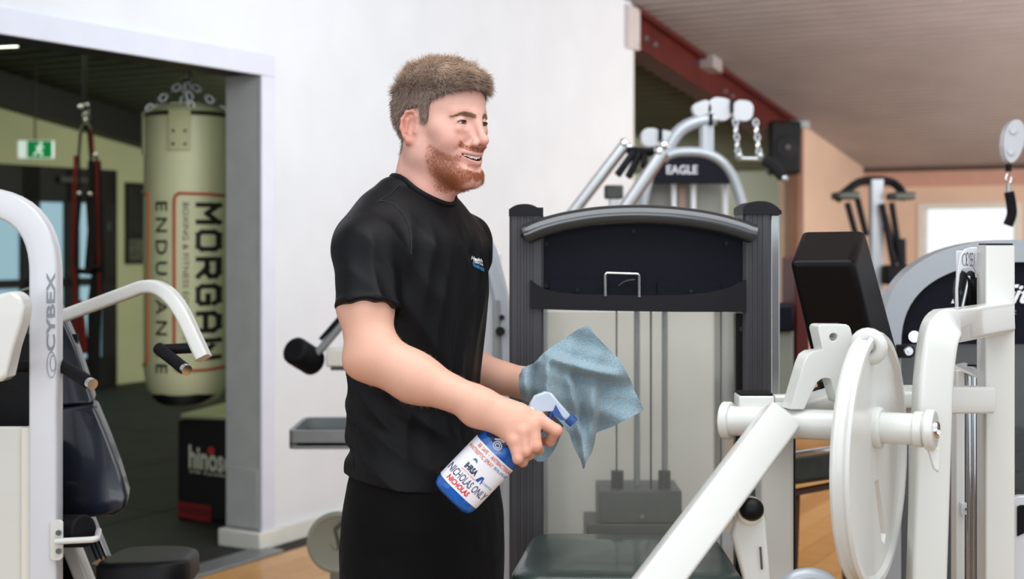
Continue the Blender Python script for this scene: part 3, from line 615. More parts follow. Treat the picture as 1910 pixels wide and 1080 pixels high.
sp2 = thing('dangling_strap', 'black strap handle dangling beside the wall speaker', 'handle', Cp(1440, 306, -.04)); dg.build('strap', M_rubg, sp2); MB().ell(Cp(1462, 333, -.04), (.02, .02, .02), n=10, m=6).build('ring', M_silv, sp2)
# slanted arms of a pull machine in front of the white wall
pmn = thing('pull_down_frame', 'pair of slanted silver tubes with black strap handles, against the white wall end', 'exercise machine', (P(1110, 0, 6.0).x, 6.0, 0))
MB().sweep([P(1040, 432, 6.0), P(1163, 272, 6.0)], RR(.045, .075, .012), up=(0, -1, 0)).build('slanted_tube', M_silv, pmn); MB().sweep([P(1120, 455, 5.85), P(1236, 283, 5.85)], RR(.05, .075, .012), up=(0, -1, 0)).build('slanted_tube', M_silv, pmn)
MB().sweep([P(1044, 438, 6.0), P(1168, 278, 6.0)], RR(.02, .04, .006), up=(0, -1, 0)).build('copper_edge', mat('copper_brown_paint', '#9b6b55', .4, metal=.3, var=.1), pmn)
MB().sweep([P(1130, 455, 5.86), P(1243, 289, 5.86)], RR(.02, .04, .006), up=(0, -1, 0)).build('copper_edge', MATS['copper_brown_paint'], pmn)
for a, b, y in ((1163, 268, 6.0), (1172, 277, 6.0), (1237, 272, 5.85), (1229, 283, 5.85)): MB().ell(P(a, b, y-.02), (.022, .022, .022), n=14, m=8).build('end_cap', M_chr, pmn)
MB().tube([P(1172, 280, 5.95), P(1205, 284, 5.9), P(1232, 283, 5.84)], .017, 12).build('cross_bar', M_rubg, pmn)
for a, b, c, d in ((1182, 284, 1152, 326), (1194, 286, 1172, 330), (1204, 286, 1200, 310)): MB().sweep([P(a, b, 5.9), P(c, d, 5.86)], RR(.022, .03, .008)).build('strap_handle', M_rubg, pmn)
MB().bx(P(1128, 0, 6.1).x, P(1163, 0, 6.1).x, 6.1, 6.16, P(0, 371, 6.1).z, P(0, 345, 6.1).z).build('pad', M_steel, pmn, bevel=.008)
MB().sweep([V(P(1146, 0, 6.13).x, 6.13, 0), P(1146, 372, 6.13)], RR(.07, .05, .01)).build('upright', M_whb, pmn)
for a in (1042, 1125): MB().sweep([V(P(a, 0, 6.0).x, 5.95, 0), P(a, 440, 5.95)], RR(.045, .06, .01)).build('leg', M_silv, pmn)
MB().bx(P(1035, 0, 6).x, P(1170, 0, 6).x, 5.85, 6.2, 0, .06).build('base', M_silv, pmn, bevel=.006)
# speaker on the post
sk = thing('wall_speaker', 'black loudspeaker fixed high on the brown post under the red rafter', 'speaker', R_(7.55, .16, 1.95))
q = MB(); ck = P(1461, 276, 12.3); hw = 31*12.3/F; hh = 50*12.3/F
q.hexa([ck+V(-hw, -.10, -hh*.98), ck+V(hw*.9, -.12, -hh), ck+V(hw, .16, -hh), ck+V(-hw*.8, .16, -hh), ck+V(-hw*.9, -.10, hh), ck+V(hw*.95, -.12, hh*.95), ck+V(hw, .16, hh), ck+V(-hw*.8, .16, hh)]).build('cabinet', M_blk, sk, bevel=.02)
MB().lathe(ck+V(.01, -.115, .0), (0, -1, 0), [(.0, .012), (.02, .010), (.06, .0), (.09, .004), (.1, 0)], 24).build('driver', M_char, sk)
MB().cyl(ck+V(.015, -.12, .0), ck+V(.015, -.135, .0), .02, n=14).build('badge', M_steel, sk)
MB().bx(ck.x+hw*.3, ck.x+hw+.12, ck.y+.16, ck.y+.22, ck.z+hh-.05, ck.z+hh+.02).build('bracket', M_galv, sk, bevel=.006)
# dark assisted chin-up machine far back
am = thing('chin_up_machine', 'dark-topped chin-up machine with grey mast, far back left of the bright window', 'exercise machine', (P(1635, 0, 10).x, 10.1, 0))
YA = 10.0
MB().sweep([V(P(1634, 0, YA).x, YA, 0), P(1634, 335, YA)], RR(.085, .09, .015)).build('mast', M_gsil, am)
MB().tube(catmull([P(1562, 371, YA-.1), P(1580, 356, YA-.05), P(1603, 340, YA), P(1634, 336, YA), P(1662, 340, YA), P(1678, 352, YA-.05), P(1688, 370, YA-.1)], 6), .030, 12).build('handle_bar', M_rubg, am)
for a, b in ((1572, 368), (1675, 369)):
    MB().bx(P(a-20, 0, YA).x, P(a+20, 0, YA).x, YA-.2, YA+.05, P(0, b+5, YA).z, P(0, b-9, YA).z).build('arm_pad', M_steel, am, bevel=.015)
for p in ((1580, 378, 1597, 440), (1598, 366, 1616, 440), (1663, 378, 1682, 500), (1645, 380, 1668, 500)): MB().tube([P(p[0], p[1], YA-.1), P(p[2], p[3], YA-.1)], .022, 10).build('side_bar', M_rubg, am)
MB().sweep([P(1648, 400, YA), P(1672, 490, YA-.1)], RR(.04, .05, .01)).build('brace', M_rubg, am)
MB().bx(P(1640, 0, YA).x, P(1690, 0, YA).x, YA-.2, YA, P(0, 530, YA).z, P(0, 494, YA).z).build('knee_pad', M_rubg, am, bevel=.02)
MB().bx(P(1590, 0, YA).x, P(1700, 0, YA).x, YA-.5, YA+.3, 0, .08).build('base', M_gsil, am, bevel=.01)
for a in (1600, 1682): MB().sweep([V(P(a, 0, YA).x, YA-.1, .06), P(a, 445, YA-.1)], RR(.045, .05, .01)).build('upright', M_rubg, am)
# items glimpsed between the tower and the back pad
ex = thing('grey_weight_machine', 'grey machine with dark top and red side, glimpsed just left of the black back pad', 'weight machine', (P(1475, 0, 5.6).x, 5.7, 0))
MB().bx(P(1440, 0, 5.6).x, P(1481, 0, 5.6).x, 5.6, 5.9, 0, P(0, 615, 5.6).z).build('cover', mat('grey_green_cover', '#7d8278', .5, var=.06), ex, bevel=.01)
MB().bx(P(1440, 0, 5.58).x, P(1480, 0, 5.58).x, 5.56, 5.9, P(0, 618, 5.6).z, P(0, 568, 5.6).z).build('top_cap', M_navy, ex, bevel=.012)
MB().bx(P(1483, 0, 5.62).x, P(1510, 0, 5.62).x, 5.62, 5.9, P(0, 725, 5.6).z, P(0, 480, 5.6).z).build('side_panel', M_red, ex, bevel=.01)
# hanging pulley, carabiner and handle near the right edge
YH = 4.6
hp = thing('hanging_pulley', 'white pulley block with carabiner and black grip hanging at the right edge', 'pulley', P(1889, 230, YH))
q = MB(); c = P(1888, 264, YH); prf = [(math.cos(t)*19*YH/F*(1+.12*math.sin(t)), math.sin(t)*41*YH/F) for t in [2*PI*i/28 for i in range(28)]]
q.prism([c+(Matrix.Rotation(math.radians(9), 3, 'Y') @ V(a, -.02, b)) for a, b in prf], (0, .045, 0)).build('cover', M_whb, hp, bevel=.012, seg=4)
for a, b in ((1890, 244), (1886, 283)): MB().cyl(P(a, b, YH-.022), P(a, b, YH-.03), .010, n=12).build('rivet', M_silv, hp)
MB().tube([P(1904, 262, YH), P(1925, 258, YH), P(1990, 240, YH)], .022, 12).build('mount_arm', M_whb, hp)
MB().cyl(P(1881, 306, YH), P(1881, 320, YH), .010, n=12).build('swivel', M_blk, hp)
MB().torus(P(1881, 333, YH), (0, 1, 0), .0085, .0025, 16, 8, sx=1.8, e=(0, 0, 1)).build('carabiner', M_chr, hp)
MB().cyl(P(1881, 344, YH), P(1881, 358, YH), .008, n=12).build('thimble', M_silv, hp)
MB().sweep(catmull([P(1882, 358, YH), P(1886, 380, YH), P(1887, 400, YH), P(1880, 420, YH)], 5), RR(.030, .024, .008), up=(0, 1, 0)).build('grip', M_rubg, hp)
hp2 = MB().sweep([P(1985, 242, YH), V(P(1985, 0, YH).x, YH, .0)], RR(.07, .07, .01)); hp2.build('mast', M_whb, hp)
# ================================================================ silver arch machine between the man and the tower
sm = thing('leg_extension_machine', 'white and silver arched machine half hidden behind the man and the dark tower', 'weight machine', (P(900, 0, 4.3).x, 4.35, 0))
YS = 4.3
MB().sweep(fillet([V(P(780, 0, YS).x, YS, 0), P(786, 430, YS), P(900, 426, YS), P(948, 600, YS), V(P(952, 0, YS).x, YS, 0)], [.1, .16, .5], 10), RR(.05, .07, .012), up=(0, 1, 0)).build('arched_frame', M_gsil, sm)
MB().bx(P(790, 0, YS).x, P(936, 0, YS).x, YS+.02, YS+.05, .1, P(0, 470, YS).z).build('cover_panel', M_whb, sm, bevel=.01)
MB().sweep([P(925, 560, YS-.05), P(925, 700, YS-.05)], RR(.012, .02, .004)).build('slot_strip', M_galv, sm)
MB().cyl(P(933, 618, YS-.03), P(933, 618, YS-.07), .014, n=14).build('knob', M_blk, sm)
MB().cyl(P(936, 592, YS-.03), P(936, 592, YS-.05), .008, n=14).build('bolt', M_blk, sm)
MB().bx(P(780, 0, YS).x, P(960, 0, YS).x, YS-.05, YS+.3, 0, .07).build('base', M_gsil, sm, bevel=.006)
# ================================================================ grey machine left of the man: roller, tray, plate
gm = thing('leg_curl_machine', 'grey machine with black roller pad and open tray, just left of the man', 'exercise machine', (P(680, 0, 5.0).x, 5.0, 0))
YG = 5.0
MB().cyl(P(547, 652, YG-.06), P(587, 677, YG+.04), .050, n=28).build('roller_pad', M_rubg, gm, bevel=.014, seg=4)
MB().sweep([P(580, 667, YG), P(600, 650, YG), P(645, 596, YG), P(690, 540, YG)], RR(.028, .045, .008), up=(0, -1, 0)).build('roller_arm', M_galv, gm)
MB().sweep([P(598, 633, YG-.02), P(640, 585, YG-.02)], RR(.014, .03, .006), up=(0, -1, 0)).build('arm_cover', M_rubg, gm)
MB().bx(P(610, 0, YG).x, P(720, 0, YG).x, YG-.03, YG+.05, P(0, 683, YG).z, P(0, 650, YG).z).build('bracket', M_trim, gm, bevel=.006)
MB().bx(P(618, 0, YG).x, P(720, 0, YG).x, YG-.02, YG+.05, P(0, 690, YG).z, P(0, 683, YG).z).build('bracket_shadow_plate', M_steel, gm)  # dark strip added as the shade under the bracket
MB().sweep([V(P(700, 0, YG).x, YG+.02, 0), P(700, 520, YG+.02)], RR(.08, .08, .01)).build('upright', M_trim, gm)
# tray: a thick outer rim and a sunk floor
ty0, ty1 = 4.78, 5.15; tz1 = P(0, 803, ty0).z; tz0 = P(0, 838, ty0).z; tx0 = P(537, 0, ty0).x; tx1 = tx0+.34
q = MB(); lo = [V((tx0+tx1)/2+a, (ty0+ty1)/2+b, tz0) for a, b in rrect(tx1-tx0, ty1-ty0, .03, 5)]; li = [V((tx0+tx1)/2+a, (ty0+ty1)/2+b, tz0) for a, b in rrect(tx1-tx0-.03, ty1-ty0-.03, .018, 5)]
q.prism(lo, (0, 0, tz1-tz0), holes=[li]); q.build('tray_rim', M_galv, gm, bevel=.004)
MB().prism([p+V(0, 0, .012) for p in lo], (0, 0, .01)).build('tray_floor', M_steel, gm)
MB().sweep([V(tx1-.05, 4.97, tz0+.01), V(tx1-.05, 4.97, 0)], RR(.05, .05, .008)).build('tray_post', M_galv, gm)
q = MB().lathe(P(630, 1012, 4.85), (0.1, -1, 0), [(0, .012), (.02, .012), (.025, .008), (.085, .008), (.095, .014), (.104, .010), (.106, -.004), (.10, -.014), (0, -.014)], 40); q.build('weight_disc', mat('grey_green_iron', '#8b8d80', .5, var=.05), gm)
MB().prism([P(622, 985, 4.84), P(640, 968, 4.84), P(642, 976, 4.84), P(628, 990, 4.84), P(638, 1020, 4.84), P(630, 1026, 4.84)], (0, -.003, 0)).build('cast_mark', M_steel, gm)
MB().cyl(P(630, 1012, 4.86), P(630, 1012, 5.02), .02, n=16).build('disc_axle', M_galv, gm)
MB().bx(P(600, 0, YG).x, P(720, 0, YG).x, YG-.1, YG+.2, 0, .07).build('base', M_galv, gm, bevel=.006)
MB().sweep([P(630, 1012, 5.0), V(P(630, 0, 5.0).x, 5.0, .05)], RR(.05, .05, .008)).build('disc_post', M_galv, gm)

# ================================================================ WHITE PRESS MACHINE at the left edge
lf = thing('shoulder_press_machine', 'white shoulder press machine with CYBEX lettering and black handles, left edge', 'exercise machine', (P(90, 0, 3.1).x, 3.15, 0))
YF = 3.1
def Fp(x, y, d=0.0): return P(x, y, YF+d)
xq = Fp(86, 0).x
MB().sweep(fillet([V(Fp(-190, 0).x, YF, 0), Fp(-190, 374), Fp(86, 374), V(xq, YF, 0)], [.15, .16], 12), RR(.060, .052, .007), up=(0, 1, 0)).build('arched_frame', M_whb, lf)
q = MB().sweep([Fp(107, 1400, .006), Fp(107, 500, .006)], RR(.012, .045, .004), up=(0, 1, 0)); q.build('edge_highlight', M_trim, lf)  # pale strip added as the highlight down the frame's right edge
def vtext(body, x0_, x1_, yt, yb, Y, name, m_, parent, bold=0.0):    # reads upward, letter tops to the left
    o = P(x1_, yb, Y); return text_on(plane_fn(o, P(x1_, yt, Y)-o, P(x0_, yb, Y)-o), body, name, m_, parent, bold=bold)
vtext('CYBEX', 86.5, 103, 508, 655, YF-.0275, 'printed_logo', M_grayink, lf, bold=.025)
q = MB().torus(Fp(96, 680, -.0275), (0, 1, 0), .0095, .0009, 28, 6, sx=2.9, e=(0, 0, 1)); q.build('printed_logo', M_grayink, lf); MB().torus(Fp(99, 677, -.0275), (0, 1, 0), .0062, .0009, 28, 6, sx=2.7, e=(0.0, 0, 1)).build('printed_logo', M_grayink, lf)
gs = MB().prism([Fp(-160, 796, .0), Fp(48, 796, .0), Fp(61, 793, .0), Fp(61, 1500, .0), Fp(-160, 1500, .0)], (0, .012, 0)); gs.build('guard_panel', mat('off_white_panel', '#cfd1cc', .4, var=.02), lf, bevel=.004)
MB().sweep([Fp(50, 1500, -.004), Fp(50, 797, -.004)], RR(.022, .014, .004), up=(0, 1, 0)).build('guard_edge', M_trim, lf)
MB().bx(Fp(-160, 0).x, Fp(66, 0).x, YF+.30, YF+.31, .2, Fp(0, 640).z).build('rear_panel', M_blk, lf)
for k in range(10): MB().bx(Fp(-120, 0).x, Fp(40, 0).x, YF+.1, YF+.24, .96-k*.05, 1.005-k*.05).build('weight_plate', M_steel, lf, bevel=.003)
# swing arm and handles
ac = fillet([Fp(100, 596, .25), Fp(180, 567, .2), Fp(285, 528, .1), Fp(330, 560, .03), Fp(380, 668, .0)], [.1, .14, .14], 8)
MB().sweep(ac, RR(.030, .044, .007), up=(.0, -1, .0)).build('swing_arm', M_wh, lf)
h1 = MB().tube([Fp(360, 649, .0), Fp(300, 652, .0)], .0115, 16); h1.build('handle', M_rubg, lf)
h1 = MB().tube([Fp(296, 650, .0), Fp(343, 687, -.08)], .0135, 16); hh_ = h1.build('handle', M_rubg, lf); MB().cyl(Fp(343, 687, -.08), Fp(349, 691, -.09), .012, n=18).build('end_cap', M_chr, hh_)
h1 = MB().tube([Fp(20, 684, .06), Fp(105, 682, .06)], .0125, 16); h1.build('handle', M_rubg, lf)
h1 = MB().tube([Fp(100, 672, .05), Fp(166, 713, -.05)], .0145, 16); hh_ = h1.build('handle', M_rubg, lf); MB().cyl(Fp(166, 713, -.05), Fp(173, 717, -.06), .0125, n=18).build('end_cap', M_chr, hh_)
MB().prism([Fp(-30, 560, -.2), Fp(0, 548, -.2), Fp(22, 543, -.2), Fp(38, 553, -.2), Fp(44, 572, -.2), Fp(40, 600, -.2), Fp(24, 650, -.2), Fp(12, 704, -.2), Fp(2, 712, -.2), Fp(-30, 716, -.2)], (0, .06, 0)).build('swing_arm', M_wh, lf, bevel=.008, seg=3)
MB().sweep([Fp(-20, 640, -.16), Fp(-40, 650, .02)], RR(.05, .05, .008)).build('arm_link', M_wh, lf)
MB().cyl(Fp(22, 684, -.03), Fp(14, 686, -.14), .008, n=12).build('arm_bolt', M_chr, lf)
# bracket, link rod, roller
MB().prism([Fp(a, b, -.034) for a, b in ((93, 975), (97, 970), (113, 970), (117, 974), (117, 1040), (113, 1045), (97, 1046), (93, 1042))], (0, .007, 0)).build('bracket_plate', M_wh, lf, bevel=.002)
for b in (994, 1028): MB().cyl(Fp(109, b, -.034), Fp(109, b, -.044), .0065, n=6).build('bracket_bolt', M_steel, lf)
MB().tube(fillet([Fp(104, 1010, -.04), Fp(181, 1006, -.05), Fp(184, 990, .05)], .02), .0068, 14).build('link_rod', M_wh, lf)
MB().cyl(Fp(70, 992, .10), Fp(158, 990, .02), .036, n=28).build('roller_pad', M_rubg, lf, bevel=.006, seg=3)
MB().sweep([Fp(-190, 374, 0.0), Fp(-190, 374, .6)], RR(.05, .05, .006)).build('top_rail', M_whb, lf)
MB().sweep([V(Fp(-190, 0).x, YF, .03), V(xq, YF, .03)], RR(.06, .06, .006)).build('floor_rail', M_whb, lf)
MB().sweep([V(xq, YF, .03), V(xq+.12, YF+.9, .03)], RR(.06, .06, .006)).build('floor_rail', M_whb, lf)
# seat and back pad of the press machine
bk = pad([Fp(84, 960, .30), Fp(238, 930, .12), Fp(170, 745, .42), Fp(70, 745, .52)], .05, .03)
def patch(rows, th, name, m_, parent, nv):
    n = len(rows[0]); vs = [p for r in rows for p in r]; k = len(vs); vs2 = [Vector(p)+Vector(nv) for p in vs]; fs = []
    R2 = len(rows)
    for i in range(R2-1):
        for j in range(n-1): a = i*n+j; fs.append((a, a+1, a+n+1, a+n)); fs.append((a+k, a+n+k, a+n+1+k, a+1+k))
    b = [j for j in range(n)]+[i*n+n-1 for i in range(1, R2)]+[(R2-1)*n+j for j in range(n-2, -1, -1)]+[i*n for i in range(R2-2, 0, -1)]
    for q_ in range(len(b)): a, c = b[q_], b[(q_+1) % len(b)]; fs.append((a, a+k, c+k, c))
    return MB().add(list(vs)+vs2, fs).build(name, m_, parent, bevel=.008, seg=3, ang=50)
def rows_px(lst, n=9, bulge=.03):
    out = []
    for (xl, yl, xr, yr, Yl, Yr) in lst:
        r = []
        for j in range(n):
            t = j/(n-1); p = P(xl+(xr-xl)*t, yl+(yr-yl)*t, Yl+(Yr-Yl)*t-bulge*math.sin(PI*t)); r.append(p)
        out.append(r)
    return out
patch(rows_px([(28, 548, 98, 528, 3.52, 3.46), (26, 600, 116, 585, 3.50, 3.42), (30, 650, 140, 640, 3.46, 3.38), (50, 700, 160, 700, 3.42, 3.34), (70, 762, 176, 753, 3.38, 3.30)]), 0, 'upper_back_pad', M_nvin, lf, (-.01, .06, .01))
patch(rows_px([(70, 768, 177, 757, 3.37, 3.29), (74, 820, 200, 812, 3.34, 3.26), (80, 880, 222, 870, 3.31, 3.23), (90, 935, 238, 925, 3.28, 3.20), (110, 962, 236, 946, 3.28, 3.20), (118, 972, 212, 962, 3.28, 3.21)]), 0, 'lower_back_pad', M_nvin, lf, (-.01, .06, .01))
seat = pad([Fp(165, 1052, .0), Fp(350, 1044, -.02), Fp(376, 1016, .35), Fp(232, 1016, .40)], .055, .085, dome=.006); seat.build('seat', M_blk, lf, ang=60)
MB().sweep([V(Fp(255, 0, .15).x, YF+.15, .03), V(Fp(255, 0, .15).x, YF+.15, Fp(0, 1095, .15).z)], RR(.06, .06, .008)).build('seat_post', M_wh, lf)
MB().sweep([V(xq, YF, .03), V(Fp(255, 0, .15).x, YF+.15, .03)], RR(.06, .06, .008)).build('floor_rail', M_wh, lf)
MB().sweep([Fp(120, 985, .3), Fp(166, 1100, .28)], RR(.035, .05, .008), up=(0, 1, 0)).build('pad_brace', M_wh, lf)
sl = MB().sweep([Fp(160, 970, .26), Fp(190, 1045, .22)], RR(.04, .035, .006), up=(0, 1, 0)); so = sl.build('adjuster_tube', M_silv, lf)
for k in (-.011, 0, .011): MB().sweep([Fp(160, 972, .237)+V(k, 0, 0), Fp(190, 1044, .197)+V(k, 0, 0)], RR(.004, .004, .001), up=(0, 1, 0)).build('stripe', M_navy, so)

# ================================================================ SECOND ROOM: bag, box, straps, sign, poster
YB = 7.2; rB = 78*YB/F; bc = V(P(348, 0, YB).x, YB, 0); zb0 = P(0, 757, YB).z; zb1 = P(0, 212, YB).z
bag = thing('punching_bag', 'tall cream punching bag with MORGAN lettering and red outlines, hanging on a chain', 'punching bag', (bc.x, bc.y, zb0))
M_bag = mat('cream_vinyl', '#c6cba2', .4, var=.03, vscale=6, bump=.1, bscale=25)
H_ = zb1-zb0
MB().lathe((bc.x, bc.y, zb0), (0, 0, 1), [(0, 0), (rB*.45, .006), (rB*.75, .035), (rB*.93, .10), (rB, .19), (rB*1.005, H_*.5), (rB*.99, H_-.03), (rB*.97, H_), (rB*.8, H_+.035), (rB*.4, H_+.05), (0, H_+.052)], 48).build('body', M_bag, bag, ang=70)
MB().torus((bc.x, bc.y, zb1-.012), (0, 0, 1), rB*.985, .012, 40, 8).build('rim_hoop', mat('olive_black_trim', '#2d2e20', .5, var=.1), bag)
M_strap = mat('cream_webbing', '#b9bd92', .6, var=.06, bump=.3, bscale=200)
def bagp(px_, z, off=.004):
    s_ = max(-1, min(1, (px_-348)*YB/F/rB)); a = math.asin(s_); return V(bc.x+math.sin(a)*(rB+off), bc.y-math.cos(a)*(rB+off), z)
def bag_strap(pa, pb, z0, z1):
    vs = []; fs = []; n = 6
    for i in range(n+1):
        p_ = pa+(pb-pa)*i/n
        for z in (z0, z1): vs.append(bagp(p_, z, .010))
        for z in (z0, z1): vs.append(bagp(p_, z, .002))
    for i in range(n):
        a = i*4; fs += [(a, a+4, a+5, a+1), (a+2, a+3, a+7, a+6), (a, a+2, a+6, a+4), (a+1, a+5, a+7, a+3)]
    fs += [(0, 1, 3, 2), (n*4, n*4+2, n*4+3, n*4+1)]
    return MB().add(vs, fs)
for pa, pb in ((334, 372), (272, 282)):
    o = bag_strap(pa, pb, P(0, 285 if pa > 300 else 290, YB).z, zb1+.0).build('strap_tab', M_strap, bag, bevel=.002)
    if pa > 300:
        for a in (343, 363):
            for b in (250, 274): MB().cyl(bagp(a, P(0, b, YB).z, .009), bagp(a, P(0, b, YB).z, .016), .008, n=10).build('rivet', M_steel, o)
top = V(bc.x, bc.y, zb1+.17)
for a in (0, 90, 180, 270):
    t = math.radians(a+20); chain(V(bc.x+rB*.93*math.cos(t), bc.y+rB*.93*math.sin(t), zb1+.01), top, 'hanger_chain', bag, r=.024, w_=.006, m_=M_silv)
zce = zc2((bc-O0).dot(U)); chain(top, V(bc.x, bc.y, zce), 'ceiling_chain', bag, r=.03, w_=.007, m_=M_steel)
MB().torus(top, (0, 1, 0), .02, .007, 16, 8).build('ring', M_silv, bag)
q = MB(); pts = []
for i in range(13):
    a = -1.35+i*2.7/12; pts.append(V(bc.x+math.sin(a)*rB*.80, bc.y-math.cos(a)*rB*.80-.012, zb0+.045+.055*abs(math.sin(a))**3))
q.sweep(pts, RR(.006, .05, .002)).build('base_strap', M_blk, bag)
def bag_fn(xl, xr, yt, yb, off=.003):               # text reads downward, letter tops to the right
    z0 = P(0, yt, YB).z; z1 = P(0, yb, YB).z
    return lambda u, v: bagp(xl+(xr-xl)*v, z0+(z1-z0)*u, off)
block_text(bag_fn(379, 421, 378, 668), 'MORGAN', 'printed_name', M_ink, bag, wd=.27, gap=.16)
text_on(bag_fn(357, 369, 380, 640), 'BOXING & FITNESS EQUIPMENT', 'printed_caption', M_ink, bag, bold=.0)
text_on(bag_fn(308, 331, 378, 690), 'ENDURANCE', 'printed_series', M_ink, bag, bold=.01, space=1.45)
def bag_line(pts, w_, name, m_):
    p2 = []
    for i in range(len(pts)-1):
        a, b = pts[i], pts[i+1]; n = 8
        for j in range(n): p2.append((a[0]+(b[0]-a[0])*j/n, a[1]+(b[1]-a[1])*j/n))
    p2.append(pts[-1])
    q = MB(); vv_ = [bagp(a, P(0, b, YB).z, .003) for a, b in p2]; q.tube(vv_, w_, 6); return q.build(name, m_, bag)
bag_line([(424, 366), (400, 364), (352, 363), (346, 368), (344, 376), (344, 672), (346, 680), (352, 685), (400, 684), (424, 682)], .007, 'printed_outline', M_redink)
bag_line([(271, 359), (283, 360), (290, 366), (292, 376), (290, 660), (287, 672), (281, 678), (271, 679)], .006, 'printed_outline', mat('orange_print', '#b8602a', .5, var=.08))
# padded box under the bag
bx_ = thing('padded_box', 'black padded box with white and red lettering standing under the punching bag', 'box', R_(.1, -.9))
YX = 7.45
c0 = V(P(331, 0, YX).x, YX, 0); e = V(.97, -.24, 0).normalized(); g = V(e.y*-1, e.x, 0)
zt = P(0, 782, YX).z
MB().hexa([c0, c0+e*.55, c0+e*.55+g*.55, c0+g*.55, c0+V(0, 0, zt), c0+e*.55+V(0, 0, zt), c0+e*.55+g*.55+V(0, 0, zt), c0+g*.55+V(0, 0, zt)]).build('body', mat('black_padded_vinyl', '#0d0d0d', .5, var=.2), bx_, bevel=.012, seg=3)
MB().hexa([c0+g*.01+e*.01+V(0, 0, zt+.002), c0+e*.54+g*.01+V(0, 0, zt+.002), c0+e*.54+g*.54+V(0, 0, zt+.002), c0+e*.01+g*.54+V(0, 0, zt+.002), c0+g*.01+e*.01+V(0, 0, zt+.028), c0+e*.54+g*.01+V(0, 0, zt+.028), c0+e*.54+g*.54+V(0, 0, zt+.028), c0+e*.01+g*.54+V(0, 0, zt+.028)]).build('lid', M_bag, bx_, bevel=.008)
M_wp = mat('cream_print', '#c9cbb5', .5, var=.03)
gz = -g*.004
def bxp(x, y): return c0+e*((x-331)*YX/F/e.x)+V(0, 0, P(0, y, YX).z)+gz
text_on(lambda u, v: bxp(354+86*u, 872+9*u-(44)*v), 'hinoso', 'printed_name', M_wp, bx_, bold=.03)
text_on(lambda u, v: bxp(355+85*u, 881+8*u-6*v), 'GYM  EQUIPMENT', 'printed_caption', M_wp, bx_, bold=.02)
q = MB().lathe(bxp(398, 838), -g, [(0, .003), (.020, .003), (.020, 0)], 20); q.build('printed_dot', M_redink, bx_)
MB().prism([bxp(333, 935), bxp(398, 940), bxp(398, 972), bxp(333, 962)], gz*.6).build('printed_patch', mat('dark_red_print', '#7c1512', .5, var=.1), bx_)
text_on(lambda u, v: bxp(336+58*u, 956+4*u-12*v)+gz*.8, 'STRENGTH', 'printed_word', M_ink, bx_, bold=.02)
# suspension straps
ts = thing('suspension_straps', 'black and red suspension training straps hanging left of the punching bag', 'training straps', P(160, 190, 9.0))
YW = 9.0
ztop = zc2((P(157, 190, YW)-O0).dot(U))-.02
MB().cyl(V(P(157, 0, YW).x, YW, ztop), P(158, 192, YW), .016, n=12).build('drop_pole', M_dark, ts)
MB().torus(P(160, 203, YW), (0, 1, 0), .018, .007, 16, 8, sx=1.9, e=(0, 0, 1)).build('carabiner', M_chr, ts)
chain(P(160, 214, YW), P(160, 232, YW), 'link', ts, r=.03, w_=.006)
M_rst = mat('red_webbing', '#8c1f18', .6, var=.1, bump=.3, bscale=200); M_bst = mat('black_webbing', '#15140f', .6, var=.1, bump=.3, bscale=200); M_gst = mat('silver_webbing', '#9c9c80', .5, var=.1)
def strap(pts, w_, m_, nm='strap', Y=YW): return MB().sweep([P(a, b, Y) for a, b in pts], RR(w_, .006, .002), up=(0, 1, 0)).build(nm, m_, ts)
strap([(158, 232), (150, 250), (147, 290), (148, 360)], .018, M_bst); strap([(162, 232), (172, 250), (174, 288)], .016, M_rst); strap([(160, 232), (166, 250), (170, 300), (168, 360)], .022, M_bst)
strap([(160, 225), (152, 240), (146, 258)], .012, M_gst); strap([(161, 225), (168, 240), (174, 258)], .012, M_gst)
strap([(141, 290), (138, 380), (137, 470), (140, 560), (140, 660)], .024, M_rst, Y=9.02); strap([(180, 292), (182, 400), (184, 500), (186, 560)], .020, M_rst, Y=9.03)
strap([(150, 360), (144, 430), (142, 500)], .026, M_bst); strap([(168, 360), (172, 430), (166, 505)], .06, M_bst); strap([(176, 300), (180, 420), (184, 505), (176, 560), (174, 712)], .085, M_bst, Y=9.06)
strap([(158, 660), (152, 600), (146, 560)], .05, M_rst, Y=9.08)
MB().tube([P(143, 505, YW-.02), P(172, 508, YW-.02)], .018, 12).build('foot_handle', M_rubg, ts); MB().tube([P(170, 502, YW-.04), P(186, 500, YW-.04)], .018, 12).build('foot_handle', M_rubg, ts)
for a, b in ((178, 290), (148, 362), (168, 363), (150, 200)): MB().ell(P(a, b, YW-.02), (.017, .014, .017), n=12, m=8).build('buckle', M_chr, ts)
# exit sign
es = thing('exit_sign', 'green and white running man exit sign above the black glass doors', 'exit sign', P(72, 278, 12.6))
YE = 12.6
o = P(34, 294, YE); exv = P(98, 294, YE)-o
MB().bx(P(33, 0, YE).x, P(98, 0, YE).x, YE, YE+.05, P(0, 295, YE).z, P(0, 262, YE).z).build('panel', mat('lit_white_sign', '#e9f2ea', .4, emit='#dff0e4', estr=.7), es, bevel=.004)
M_gr = mat('lit_green_sign', '#0c8f4c', .4, emit='#0a8c48', estr=.55)
MB().bx(P(51, 0, YE).x, P(97, 0, YE).x, YE-.006, YE-.002, P(0, 294, YE).z, P(0, 263, YE).z).build('green_field', M_gr, es)
q = MB(); M_ws = MATS['lit_white_sign']
def sgn(pts, r, nm='figure'): return MB().tube([P(a, b, YE-.01) for a, b in pts], r, 8).build(nm, M_ws, es)
MB().ell(P(76, 267, YE-.01), (.013, .006, .013), n=12, m=8).build('figure_head', M_ws, es)
